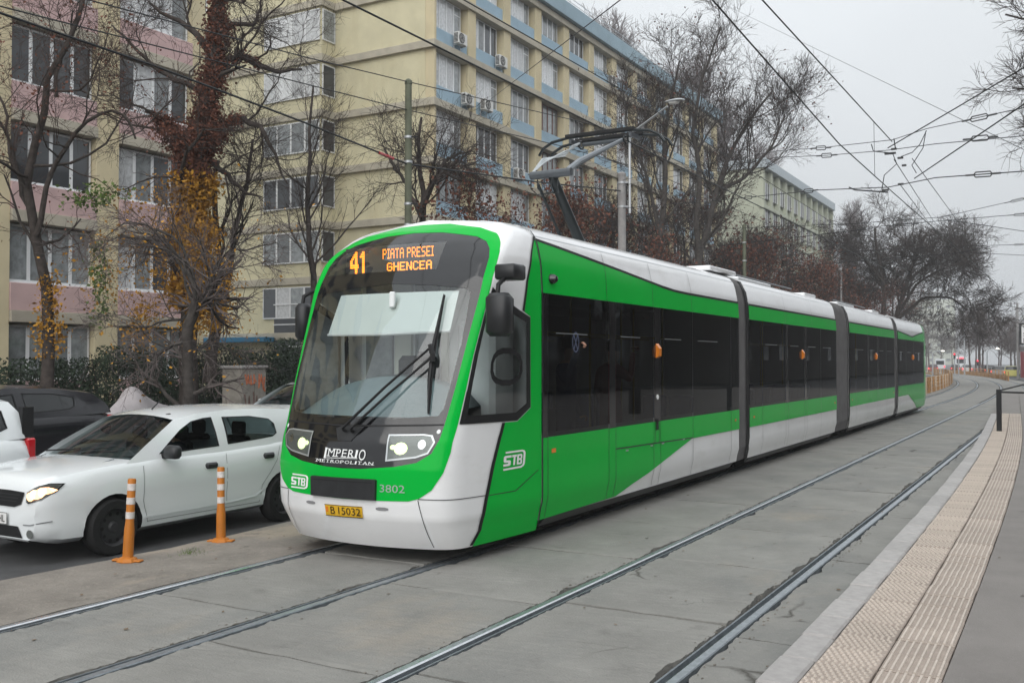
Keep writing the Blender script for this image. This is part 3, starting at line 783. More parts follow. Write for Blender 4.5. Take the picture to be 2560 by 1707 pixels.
for sg in (1, -1):
    o, i = (SWo, SWi) if sg > 0 else (mir(SWo), mir(SWi))
    f = patch_ob('cab_window', o, [i], nlift, M_rubber, tram, .08, .008)
    patch_ob('pane', i, [], nlift, M_cglass, f, .1, .004)
    ho = smooth_poly([(1.475, 2.02), (2.155, 2.02), (2.16, 1.655), (1.50, 1.655)], 2); hi = smooth_poly([(1.535, 1.965), (2.10, 1.965), (2.105, 1.71), (1.56, 1.71)], 2)
    if sg < 0: ho, hi = mir(ho), mir(hi)
    patch_ob('sliding_pane', ho, [hi], nlift, M_rubber, f, .06, .016)
    def S(p): return p if sg > 0 else mir(p)
    patch_ob('cab_side_panel', S([(U, 3.17), (2.50, 3.165), (2.43, 3.09), (2.29, 2.69), (2.21, 2.385), (2.34, 2.345), (2.35, 1.42), (2.085, 1.295), (1.84, 1.295), (1.62, .63), (1.49, .30), (1.33, .151), (U, .151)]), [], nlift, M_green, tram, .09, .005)
    patch_ob('black_stripe', S([(U, 3.215), (2.48, 3.21), (2.385, 3.11), (2.24, 2.69), (2.155, 2.40), (2.20, 2.385), (2.285, 2.69), (2.425, 3.095), (2.50, 3.165), (U, 3.17)]), [], nlift, M_rubber, tram, .05, .009)
    patch_ob('black_stripe', S([(1.80, 1.295), (1.57, .63), (1.44, .30), (1.28, .165), (1.335, .165), (1.495, .30), (1.625, .63), (1.855, 1.295)]), [], nlift, M_rubber, tram, .05, .009)
    # panel joints
    for nm, pl in (('panel_joint', [(.79, .637), (1.585, .621), (1.585, .628), (.79, .644)]), ('panel_joint', [(.787, .632), (.872, .18), (.879, .18), (.794, .632)]),
                   ('panel_joint', [(1.63, .615), (2.085, .609), (2.50, .776), (2.50, .785), (2.08, .618), (1.63, .622)])):
        patch_ob(nm, S(pl), [], nlift, M_dark, tram, .08, .0065)
    # tow slot in the apron
    cx = .43 * sg
    patch_ob('apron_slot', smooth_poly([(cx - .065, .52), (cx + .065, .52), (cx + .065, .552), (cx - .065, .552)], 1), [], nlift, mat('slot_grey', (.24, .24, .25), .5), tram, .04, .004)
    # headlight: bowl, glow, lens
    hl = [(.47, 1.197), (.80, 1.207), (.87, 1.200), (.905, 1.15), (.86, 1.06), (.755, 1.023), (.48, .988)]
    hm = [(.455, 1.212), (.80, 1.222), (.885, 1.212), (.923, 1.15), (.87, 1.048), (.758, 1.008), (.462, .970)]
    h = patch_ob('headlight', S(hm), [S(hl)], nlift, M_silver, tram, .05, .012)
    patch_ob('bowl', S(hl), [], nlift, M_lampbowl, h, .05, .006)
    for (a, b, ra, m) in ((.60, 1.09, .075, M_lamp), (.80, 1.13, .042, M_chrome), (.52, 1.10, .03, M_lamp)):
        c = [(a + ra * math.cos(k * .524) * .9, b + ra * math.sin(k * .524) * (.75 if m is M_lamp else 1)) for k in range(12)]
        patch_ob('reflector', S(c), [], nlift, m, h, .04, .009)
    patch_ob('lens', S(hl), [], nlift, M_lens, h, .06, .015)
    c = [(sg * .93 + .018 * math.cos(k * .628), 1.245 + .02 * math.sin(k * .628)) for k in range(10)]
    patch_ob('marker_light', c, [], nlift, M_letter, tram, .03, .010)
# coupler cover and plate
v, f = patch([(-.39, .79), (-.385, .615), (.375, .615), (.38, .80), (.36, .806), (-.37, .80)], [], nlift, .08, .035)
v2, f2 = patch([(-.39, .79), (-.385, .615), (.375, .615), (.38, .80), (.36, .806), (-.37, .80)], [], nlift, .08, .0)
cc = bmesh.new()
cc.from_mesh(mesh('tmp', v, f, M_dark)); ee = bmesh.ops.extrude_face_region(cc, geom=cc.faces[:]); bmesh.ops.translate(cc, verts=[q for q in ee['geom'] if isinstance(q, bmesh.types.BMVert)], vec=(0, .05, 0))
bmesh.ops.recalc_face_normals(cc, faces=cc.faces[:]); cm = bpy.data.meshes.new('coupler_cover'); cc.to_mesh(cm); cc.free(); cm.materials.append(M_dark)
cover = link('coupler_cover', cm, tram)
patch_ob('cover_groove', [(-.36, .775), (.35, .781), (.35, .771), (-.36, .765)], [], nlift, M_rubber, cover, .08, .0365)
plate = patch_ob('number_plate', [(-.232, .433), (.217, .440), (.222, .547), (-.228, .541)], [], nlift, M_plate, tram, .08, .012)
def nose_text(name, body, x0, x1, y0, y1, m, parent, off=.016, shear=0.0, slope=0.0):
    V, Fc = fit_text(body, x0, x1, y0, y1, shear)
    return link(name, mesh(name, [nlift(a, b + slope * a, off) for a, b in V], Fc, m), parent)
nose_text('lettering', 'B', -.155, -.10, .458, .525, M_ink, plate); nose_text('lettering', '15032', -.055, .20, .460, .527, M_ink, plate)
patch_ob('plate_emblem', [(-.215, .47), (-.185, .47), (-.185, .52), (-.215, .52)], [], nlift, M_amber, plate, .05, .014)
for pl in ([(-.232, .433), (.217, .440), (.217, .446), (-.232, .439)], [(-.228, .535), (.222, .541), (.222, .547), (-.228, .541)]): patch_ob('plate_border', pl, [], nlift, M_ink, plate, .08, .0135)
nose_text('fleet_number', '3802', .415, .665, .692, .762, M_silver, tram, .010)
# company logo: three letters in a rounded bracket
def stb(lift, x0, x1, y0, y1, m, parent, off):
    w = x1 - x0; h = y1 - y0; X = lambda a: x0 + a * w; Y = lambda b: y0 + b * h; polys = []
    t = .085
    br = [(.10, 1.0), (.86, 1.0), (.96, .94), (1.0, .82), (.97, .22), (.92, .10), (.80, .02), (.02, .0), (.02, .10), (.78, .12), (.86, .18), (.88, .26), (.91, .78), (.89, .86), (.83, .90), (.10, .90)]
    polys.append(br)
    polys.append([(.02, .22), (.28, .22), (.33, .28), (.34, .46), (.30, .52), (.14, .54), (.14, .66), (.36, .66), (.36, .78), (.08, .78), (.03, .72), (.03, .48), (.07, .42), (.22, .40), (.22, .34), (.02, .34)])
    polys.append([(.39, .66), (.39, .78), (.60, .78), (.60, .66), (.54, .66), (.52, .22), (.44, .22), (.46, .66)])
    V = []; Fc = []
    for p in polys:
        b = len(V); V += p; Fc.append(tuple(range(b, b + len(p))))
    bo = [(.60, .22), (.80, .22), (.84, .28), (.84, .45), (.81, .50), (.85, .55), (.85, .73), (.81, .78), (.62, .78)]
    vv, ff = patch(bo, [[(.68, .32), (.77, .32), (.77, .45), (.69, .45)], [(.70, .56), (.78, .56), (.78, .68), (.70, .68)]], lambda a, b, o: (a, b), .3)
    b0 = len(V); V += vv; Fc += [tuple(i + b0 for i in q) for q in ff]
    # ngons split into triangles so that they follow the surface
    me = mesh('logo', [(X(a), Y(b), 0) for a, b in V], Fc, m); bm = bmesh.new(); bm.from_mesh(me); bmesh.ops.triangulate(bm, faces=bm.faces[:])
    for q in bm.verts: q.co = Vector(lift(q.co.x, q.co.y, off))
    bm.to_mesh(me); bm.free(); return link('logo', me, parent)
stb(nlift, 1.85, 2.25, .83, 1.01, M_letter, tram, .011)
stb(nlift, -.735, -.45, .655, .795, M_letter, tram, .012)
# front name in serif capitals
def serif(body, x0, x1, y0, y1, big=()):
    n = len(body); ws = {'I': .45, 'M': 1.2, 'P': .8, 'E': .8, 'R': .9, 'O': 1.0, 'T': .85, 'L': .75, 'A': .95, 'N': 1.0}
    tot = sum(ws[c] for c in body) + .12 * (n - 1); x = x0; k = (x1 - x0) / tot
    for i, c in enumerate(body):
        w = ws[c] * k; a, b = (y0 - (y1 - y0) * .28, y1 + (y1 - y0) * .10) if i in big else (y0, y1)
        nose_text('lettering', c, x + w * .04, x + w * .96, a, b, M_letter, namep, .011, .06)
        t = (b - a) * .09
        for fx in {'I': [.5], 'M': [.1, .9], 'P': [.2], 'R': [.2, .9], 'E': [.2], 'T': [.5], 'N': [.15, .85], 'A': [.1, .9], 'L': [.2], 'O': []}[c]:
            cxx = x + w * fx; sw = min(w * .30, .022)
            patch_ob('serif', [(cxx - sw, a), (cxx + sw, a), (cxx + sw, a + t), (cxx - sw, a + t)], [], nlift, M_letter, namep, .1, .0112)
            if c in 'IM': patch_ob('serif', [(cxx - sw, b - t), (cxx + sw, b - t), (cxx + sw, b), (cxx - sw, b)], [], nlift, M_letter, namep, .1, .0112)
        x += w + .12 * k
namep = patch_ob('name_badge', [(-.235, .972), (.16, .982), (.16, .987), (-.235, .977)], [], nlift, M_letter, tram, .08, .011)
serif('IMPERIO', -.25, .25, .990, 1.062, (0, 6))
serif('METROPOLITAN', -.345, .345, .932, .960)
# wiper base and lower seam of the mask
patch_ob('mask_joint', [(-.96, 1.285), (0, 1.27), (.96, 1.30), (.96, 1.315), (0, 1.285), (-.96, 1.30)], [], nlift, M_rubber, tram, .1, .008)
patch_ob('wiper_plinth', [(-.16, 1.25), (-.10, 1.14), (.06, 1.14), (.16, 1.26), (.10, 1.27), (-.10, 1.27)], [], nlift, M_dark, tram, .08, .012)
mb = MB()
P_ = lambda u, v, o: Vector(nlift(u, v, o))
wip = MB().tube([P_(.655, 2.52, .04), P_(.70, 1.97, .05), P_(.745, 1.70, .05), P_(.80, 1.40, .04)], [.006, .018, .018, .006], 6).tube([P_(.655, 2.52, .02), P_(.71, 1.97, .015), P_(.80, 1.40, .015)], .010, 4).ob('wiper', M_rubber, tram)
for a, b in (((-.03, 1.23), (.685, 2.0)), ((.06, 1.225), (.715, 1.90))):
    MB().tube([P_(a[0], a[1], .03), P_(a[0], a[1], .07), P_((a[0] + b[0]) / 2, (a[1] + b[1]) / 2, .08), P_(b[0], b[1], .065)], [.022, .016, .013, .012], 6).ob('arm', M_rubber, wip)
MB().tube([P_(.67, 2.02, .06), P_(.72, 1.93, .065), P_(.735, 1.86, .06)], .026, 6).ob('hinge', M_rubber, wip)

# route display: backing, then one small square per lit diode
FONT = {'P': ['11110', '10001', '10001', '11110', '10000', '10000', '10000'], 'I': ['111', '010', '010', '010', '010', '010', '111'], 'A': ['01110', '10001', '10001', '11111', '10001', '10001', '10001'],
        'T': ['11111', '00100', '00100', '00100', '00100', '00100', '00100'], 'R': ['11110', '10001', '10001', '11110', '10100', '10010', '10001'], 'E': ['11111', '10000', '10000', '11110', '10000', '10000', '11111'],
        'S': ['01111', '10000', '10000', '01110', '00001', '00001', '11110'], 'G': ['01110', '10001', '10000', '10111', '10001', '10001', '01110'], 'H': ['10001', '10001', '10001', '11111', '10001', '10001', '10001'],
        'N': ['10001', '11001', '11001', '10101', '10011', '10011', '10001'], 'C': ['01110', '10001', '10000', '10000', '10000', '10001', '01110'], ' ': ['00'] * 7,
        '4': ['0000110', '0001110', '0011110', '0110110', '1100110', '1100110', '1111111', '1111111', '0000110', '0000110', '0000110'], '1': ['0011', '0111', '1111', '0011', '0011', '0011', '0011', '0011', '0011', '0011', '0011']}
disp = MB().box(-.86, .52, 1.071, 1.10, 2.78, 3.10).ob('route_display', M_disp, tram)
MB().box(-.86, .52, 1.0, 1.07, 2.755, 2.775).ob('display_case', M_rubber, disp)
def led(body, x0, x1, y0, y1, wgt=1, fill=.80):
    rows = len(FONT[body[0]]); bits = [''] * rows
    for c in body:
        for r_ in range(rows): bits[r_] += FONT[c][r_] + '0'
    cols = len(bits[0]) - 1; px = (x1 - x0) / cols; py = (y1 - y0) / rows; v = []; f = []
    for r_ in range(rows):
        for c in range(cols):
            if bits[r_][c] == '1':
                cx = x0 + (c + .5) * px; cyy = y1 - (r_ + .5) * py; a = px * fill / 2 * wgt; b = py * fill / 2
                k = len(v); v += [(cx - a, 1.068, cyy - b), (cx + a, 1.068, cyy - b), (cx + a, 1.068, cyy + b), (cx - a, 1.068, cyy + b)]; f.append((k, k + 1, k + 2, k + 3))
    return tag(link('lit_digits' if rows > 7 else 'lit_letters', mesh('led', v, f, M_led), disp))
led('41', -.80, -.605, 2.816, 3.064, 1.15)
led('PIATA PRESEI', -.362, .29, 2.966, 3.072, 1.05)
led('GHENCEA', -.305, .266, 2.836, 2.926, 1.3)

# cab interior
MB().box(-1.0, 1.0, .40, 1.73, .75, .80).ob('cab_floor', M_dark, tram)
v = []; f = []
for i in range(17):
    u = -1 + i / 8; a = 1 - u * u
    x = .93 * u
    v += [(x, .30 + .14 * u * u, 1.36), (x, .42 + .12 * u * u, 1.40 + .10 * a), (x, .72, 1.44 + .29 * a ** .7), (x, .95, 1.46 + .30 * a ** .7), (x, 1.0, 1.0)]
for i in range(16):
    for k in range(4): f.append((i * 5 + k, i * 5 + 5 + k, i * 5 + 6 + k, i * 5 + 1 + k))
link('dashboard', mesh('dashboard', v, f, M_dash, None, True), tram)
MB().box(-1.06, 1.06, 1.62, 1.66, .8, 3.05).ob('cab_partition', M_cabgrey, tram)
for x0, x1, m in ((-.98, -.62, M_pgrey), (-.30, .0, M_pgrey), (-.58, -.36, M_cabcream), (.04, .12, M_cabcream)): MB().box(x0, x1, 1.57, 1.615, .9, 2.75).ob('partition_panel', m, tram)
for k in range(3): MB().box(-.24, -.10, 1.54, 1.565, 1.3 + .45 * k, 1.55 + .45 * k).ob('door_bracket', M_pdark, tram)
MB().box(-1.02, 1.02, .95, 1.62, 2.76, 2.80).ob('cab_ceiling', M_cabgrey, tram)
MB().bbox(.50, .95, 1.15, 1.60, .8, 2.3, .05).ob('cab_cupboard', M_cabgrey, tram)
MB().bbox(-.25, .25, 1.15, 1.28, 1.0, 1.95, .05).bbox(-.26, .26, .95, 1.4, 1.0, 1.12, .04).ob('driver_seat', M_dark, tram)
v, f = patch([(-.70, 2.18), (.775, 2.20), (.755, 2.60), (-.67, 2.60)], [], nlift, .1, -.05)
link('sun_blind', mesh('sun_blind', v, f, M_blind, None, True), tram)
MB().tube([P_(-.70, 2.18, -.05), P_(0, 2.175, -.05), P_(.775, 2.20, -.05)], .014, 6).ob('blind_bar', M_letter, tram)
MB().bbox(.06, .12, .62, .66, 2.42, 2.58, .01).ob('windscreen_sensor', M_cabgrey, tram)

# mirrors and camera
def mirror(x, y0, sg):
    m = empty('wing_mirror', (x, y0, 0)); m.parent = tram
    v = []; prof = [(-.13, -.19), (-.15, -.10), (-.15, .12), (-.12, .19), (.10, .20), (.15, .13), (.15, -.13), (.12, -.21)]
    hw = .12 if sg > 0 else .085
    MB().bbox(-hw, hw, -.09, .09, 2.12, 2.52, .045).ob('housing', M_dark, m, True, 50)
    MB().box(-.10, .10, .0905, .096, 2.17, 2.47).ob('mirror_glass', M_chrome, m)
    MB().tube([(-.02, 0, 2.50), (-.02, .02, 2.60), (-sg * .02, .12, 2.66), (-sg * .08, .22, 2.66)], .022, 8).ob('arm', M_rubber, m, True)
    if sg > 0: MB().bbox(-.12, .10, .10, .34, 2.655, 2.80, .02).ob('camera_box', M_dark, m, True, 50)
mirror(1.36, .58, 1)
mirror(-1.33, .93, -1)

MB().bbox(-.45, .45, 1.45, 1.734, 3.25, 3.355, .01).ob('roof_cap', M_white, tram)
# straight modules
M_yelpole = mat('yellow_pole', (.55, .42, .03), .35, .5)
M_seat = mat('seat_blue', (.04, .07, .20), .7, .3, var=.3, scale=14)
seat_me = MB().bbox(-.19, .19, -.02, .40, .36, .44, .03).bbox(-.19, .19, .36, .44, .40, .98, .03).bbox(-.05, .05, .10, .3, 0, .37, .01).me('seat', M_seat)
pole_me = MB().tube([(0, 0, .40), (0, 0, 2.74)], .018, 8).me('grab_pole', M_yelpole)
MOD = [(1.735, 8.58, 'front'), (9.17, 16.19, 'mid'), (17.75, 24.7, 'mid'), (25.4, 31.55, 'rear')]
def ring_section(scale=1.0, n=0):
    pts = [(1.18 * float(np.interp(v, TV, TX)) * scale, float(np.interp(v, TV, TZ))) for v in TV[1:]]
    return pts
def body(y0, y1, taper=False):
    sec = ring_section(); full = sec + [(-x, z) for x, z in reversed(sec[:-1])]; n = len(full); v = []; f = []
    st = [(y0, 1, 0), (y1, 1, 0)] if not taper else [(y0, 1, 0), (y1 - 1.6, 1, 0), (y1 - .9, .97, -.01), (y1 - .25, .9, -.03), (y1, .78, -.06)]
    for y, s, dz in st: v += [(x * s, y, z + (dz if z > 1 else 0)) for x, z in full]
    zz = [p[1] for p in full]
    for k in range(len(st) - 1):
        for i in range(n):
            j = (i + 1) % n
            if min(zz[i], zz[j]) >= 1.149 and max(zz[i], zz[j]) <= 2.601: continue      # openings for the windows
            f.append((k * n + i, k * n + j, (k + 1) * n + j, (k + 1) * n + i))
    f.append(tuple(range(n))); f.append(tuple(reversed(range((len(st) - 1) * n, len(st) * n))))
    return mesh('body', v, f, M_white, None, True, 35)
def lside(y, v, off): x, yy, z = slift(y, v, off); return (-x, yy, z)
def rect(a, b, c, d): return [(a, c), (b, c), (b, d), (a, d)]
def both(name, poly, m, parent, res=.3, off=.005):
    o = patch_ob(name, poly, [], slift, m, parent, res, off)
    v, f = patch(poly, [], lside, res, off); link(name, mesh(name, v, [q[::-1] for q in f], m, None, True, 50), parent); return o
for i, (y0, y1, kind) in enumerate(MOD):
    bo = link('body_module', body(y0, y1), tram)
    if kind == 'front':
        top = [(y0, 3.20), (2.2, 3.165), (3.8, 3.03), (5.2, 2.905), (5.65, 2.88), (6.2, 2.872), (y1, 2.87)]
        low = [(y0, .25), (3.69, .265), (6.31, .785), (y1, .78)]
    elif kind == 'rear':
        y1b = y1; top = [(y0, 2.87), (28.6, 2.75), (y1b, 2.98)]; low = [(y0, .78), (27.6, .78), (29.9, .25), (y1b, .25)]
        y1 = y1b
    else:
        top = [(y0, 2.87), (y1, 2.87)]; low = [(y0, .775), (y1, .775)]
    up = [(a, b - .03) for a, b in reversed(top)]
    both('upper_panel', [(y0, 2.60), (y1, 2.60)] + up, M_green, bo, .10, .010)
    both('black_stripe', [(a, b - .034) for a, b in top] + [(a, b) for a, b in reversed(top)], M_rubber, bo, .10, .012)
    both('lower_panel', [(a, b) for a, b in low] + [(y1, 1.10), (y0, 1.10)], M_green, bo, .10, .008)
    # windows: separate dark panes with narrow joints
    if kind == 'front': cuts = [y0 + .005, 1.86, 3.40, 3.60, 4.82, 5.06, 6.33, 8.14, y1]
    elif kind == 'rear': cuts = [y0, y0 + 1.7, y0 + 3.5, y1]
    else: cuts = [y0, y0 + .8, y0 + 2.4, y0 + 2.6, y0 + 3.9, y0 + 4.1, y0 + 5.4, y1]
    for a, b in zip(cuts, cuts[1:]):
        both('window', rect(a + .006, b - .006, 1.10, 2.598), M_wglass if b - a > .4 else M_black, bo, .5, .008 if b - a > .4 else .011)
    for a, b in zip(cuts, cuts[1:]):
        if b - a > 1.0: both('hopper_joint', rect(a + (b - a) * .12, a + (b - a) * .62, 2.185, 2.193), M_silver, bo, .5, .010)
    # thin panel joints
    for s in cuts[1:-1]:
        both('panel_joint', rect(s - .005, s + .005, .27, 1.10), M_dark, bo, .1, .0100)
    for s in ((3.35, 4.8, 6.3) if kind == 'front' else (y0 + 2.4, y0 + 4.6)): both('panel_joint', rect(s - .004, s + .004, 2.6, 3.2), M_dark, bo, .08, .0122)
    for s in (y0 + .25, y1 - .22): both('side_reflector', rect(s - .05, s + .05, .93, .975) if kind == 'front' and s < 3 else rect(s - .04, s + .04, .92, .955), M_amber, bo, .05, .014)
    for k in range(1):
        yy = y0 + (y1 - y0) * .53 if kind != 'front' else 4.94
        MB().prism([(1.186, 1.93), (1.23, 1.96), (1.235, 2.06), (1.186, 2.13)], yy - .05, yy + .05, 'xz').ob('side_lamp', M_amber, bo)
        if kind == 'front': MB().tube([(1.187, yy, 1.42), (1.20, yy, 1.42)], .035, 10).ob('door_button', M_letter, bo)
    # saloon: floor, ceiling, seats, grab poles
    MB().box(-1.10, 1.10, y0 + .05, y1 - .05, .34, .40).ob('saloon_floor', M_dark, bo)
    MB().box(-1.06, 1.06, y0 + .05, y1 - .05, 2.74, 2.78).ob('saloon_ceiling', M_cabgrey, bo)
    yy = y0 + .6; k = 0
    while yy < y1 - .7:
        if not (kind == 'front' and (yy < 3.5 or 4.2 < yy < 6.2)) and k % 4 != 2:
            for x in (-.82, -.40, .40, .82): link('seat', seat_me, bo, (x, yy, .40))
        if k % 2 == 0:
            for x in (-.25, .25): link('grab_pole', pole_me, bo, (x, yy + .3, 0))
        yy += .82; k += 1
    for x in (-.28, .28): MB().tube([(x, y0 + .3, 2.25), (x, y1 - .3, 2.25)], .016, 6).ob('hand_rail', M_yelpole, bo)
    # underside
    MB().box(-.95, .95, y0 - .1, y1 + .1, .10, .27).ob('underframe', M_under, bo)
    MB().prism([(1.11, .25), (1.14, .252), (1.06, .16), (1.02, .16)], y0 + .15, y1 - .15, 'xz').ob('skirt_lip', M_dark, bo)
    for yc in ((y0 + y1) / 2 - .85, (y0 + y1) / 2 + .85):
        for sg in (-1, 1): MB().lathe([(0, sg * .67), (.29, sg * .67), (.31, sg * .72), (.31, sg * .76), (0, sg * .78)], 20, 'x', (0, yc, .315)).ob('wheel', M_under, bo, True)
    # roof gear
    for (a, b, w, h) in {'front': [(8.0, 9.9, .9, .12)], 'mid': [(y0 + 1.0, y0 + 3.2, .7, .10), (y1 - 1.2, y1 - .1, .75, .11)], 'rear': [(y0 + 1.8, y0 + 3.6, .6, .09)]}[kind]:
        MB().bbox(-w, w, a, min(b, y1 + .8), 3.36, 3.385 + h * .45, .015).ob('roof_box', M_white, bo)
    both('gutter', rect(y0, y1, 3.23, 3.24), M_silver, bo, .1, .004)
    if kind == 'mid': 
        for sg in (1,): MB().tube([(.75, y0 + .2, 3.43), (.75, y1 - 2.4, 3.43)], .015, 5).ob('roof_rail', M_steelpaint, bo)
# tapered tail behind the last module
sec = ring_section(); full = sec + [(-x, z) for x, z in reversed(sec[:-1])]; n = len(full); v = []; f = []
st = [(31.551, 1, 0), (32.2, .975, -.01), (32.9, .91, -.03), (33.2, .80, -.06)]
for y, s, dz in st: v += [(x * s, y, z + (dz if z > 1 else 0)) for x, z in full]
for k in range(3):
    for i in range(n): j = (i + 1) % n; f.append((k * n + i, k * n + j, (k + 1) * n + j, (k + 1) * n + i))
f.append(tuple(reversed(range(3 * n, 4 * n))))
tail = link('tail_shell', mesh('tail_shell', v, f, M_green, None, True, 40), tram)
MB().box(-.85, .85, 33.19, 33.215, 1.2, 2.9).ob('rear_window', M_black, tail)
# door seams on the first module
for pl in ([(3.60, .835), (6.33, .785), (6.33, .800), (3.60, .850)], rect(4.87, 4.882, .83, 1.1), rect(5.0, 5.012, .82, 1.1)): patch_ob('door_joint', pl, [], slift, M_dark, tram, .1, .011)
for yy in (3.9, 4.7, 5.1, 5.9): MB().box(1.186, 1.196, yy, yy + .07, .79, .805).ob('latch', M_silver, tram)
patch_ob('door_latch', rect(4.88, 4.96, .99, 1.14), [], slift, M_rubber, tram, .2, .02)
# first gap behind the cab, round dome camera
patch_ob('cab_joint', rect(1.725, 1.748, .2, 3.42), [], slift, M_rubber, tram, .06, .014)
MB().lathe([(0, 1.255), (.03, 1.25), (.05, 1.22), (.055, 1.18)], 14, 'x', (0, 1.95, 2.755)).ob('dome_camera', M_black, tram, True)
# stickers
v, f = patch([(2.52 + .085 * math.cos(k * .35), 2.10 + .115 * math.sin(k * .35)) for k in range(18)], [[(2.52 + .07 * math.cos(k * .35), 2.10 + .096 * math.sin(k * .35)) for k in range(18)]], slift, .05, .0085)
M_stick = mat('sticker_blue', (.10, .12, .20), .3)
st = link('sticker', mesh('sticker', v, f, M_stick), tram)
for pl in ([(2.47, 2.03), (2.485, 2.02), (2.57, 2.17), (2.555, 2.18)], [(2.57, 2.03), (2.555, 2.02), (2.47, 2.17), (2.485, 2.18)]): patch_ob('sticker_cross', pl, [], slift, M_stick, st, .1, .009)
# bellows
for a, b in ((8.58, 9.17), (16.19, 17.75), (24.7, 25.4)):
    sec = ring_section(.972); full = sec + [(-x, z) for x, z in reversed(sec[:-1])]; n = len(full); v = []; f = []
    k = int((b - a) / .045); ny = 2 * k + 1
    for j in range(ny):
        s = 1 if j % 2 == 0 else .975
        v += [(x * s, a + (b - a) * j / (ny - 1), z - (0 if j % 2 == 0 else .02)) for x, z in full]
    for j in range(ny - 1):
        for i in range(n): i2 = (i + 1) % n; f.append((j * n + i, j * n + i2, (j + 1) * n + i2, (j + 1) * n + i))
    be = link('bellows', mesh('bellows', v, f, M_bellow), tram)
    patch_ob('bellows_edge', rect(b - .13, b + .02, .2, 3.5), [], slift, M_rubber, be, .2, .002)

# pantograph
pan = empty('pantograph', (0, 0, 0)); pan.parent = tram
MB().box(-.55, .55, 4.7, 6.2, 3.36, 3.42).ob('base_frame', M_cabgrey, pan)
for x, y in ((-.5, 4.7), (.5, 4.7), (-.5, 6.1), (.5, 6.1)): MB().lathe([(.05, 3.3), (.07, 3.33), (.05, 3.36), (.07, 3.39), (.05, 3.42), (.07, 3.45)], 10, 'z', (x, y, 0)).ob('insulator', M_insul, pan)
MB().tube([(0, 5.15, 3.47), (0, 4.22, 4.35)], [.075, .06], 10).ob('lower_arm', M_pantodark, pan, True)
MB().tube([(-.13, 4.85, 3.47), (-.13, 4.08, 4.22)], .022, 6).ob('tie_rod', M_pantodark, pan)
MB().tube([(-.30, 4.20, 4.36), (.30, 4.20, 4.36)], .055, 10).ob('knee', M_steelpaint, pan, True)
MB().tube([(.24, 4.2, 4.38), (.22, 4.6, 4.58), (.30, 5.85, 5.10)], [.042, .040, .030], 8).ob('upper_arm', mat('arm_grey', (.22, .24, .26), .4, .5, .4), pan, True)
for k in range(3): MB().tube([(-.28, 4.2, 4.40), (-.25 - .02 * k, 4.5, 4.60 + .02 * k), (-.20, 5.0, 4.83 - .03 * k), (-.33, 5.5, 4.98 + .02 * k), (-.36, 5.80, 5.12)], .013, 5).ob('cable', M_silver, pan)
MB().tube([(-.05, 4.26, 4.27), (.12, 5.85, 5.02)], .014, 5).ob('guide_rod', M_pantodark, pan)
MB().tube([(-.33, 5.85, 5.10), (.33, 5.85, 5.10)], .03, 6).ob('cross_tube', M_steelpaint, pan)
for yy in (5.72, 6.05):
    MB().tube([(-1.0, yy, 4.98), (-.93, yy, 5.08), (-.78, yy, 5.16), (-.5, yy, 5.20), (.5, yy, 5.20), (.78, yy, 5.16), (.93, yy, 5.08), (1.0, yy, 4.98)], .022, 6).ob('head_strip', M_pantodark, pan, True)
    MB().bbox(-.55, .55, yy - .03, yy + .03, 5.195, 5.245, .005).ob('carbon_strip', M_rubber, pan)
for sg in (-1, 1):
    MB().box(sg * .48 - .02, sg * .48 + .02, 5.72, 6.05, 5.12, 5.18).ob('head_frame', M_steelpaint, pan)
    MB().tube([(sg * .36, 5.85 + .09 * math.sin(a * .8), 5.10 + .06 * math.cos(a * .8)) for a in range(9)], .012, 5).ob('spring', M_pantodark, pan)
for k in range(5): MB().tube([(.1 - .1 * k, 4.2, 4.30), (.12 - .1 * k, 4.16, 4.18), (.06 - .08 * k, 4.3, 4.12), (.0, 4.4, 4.16)], .008, 4).ob('cable', M_pantodark, pan)
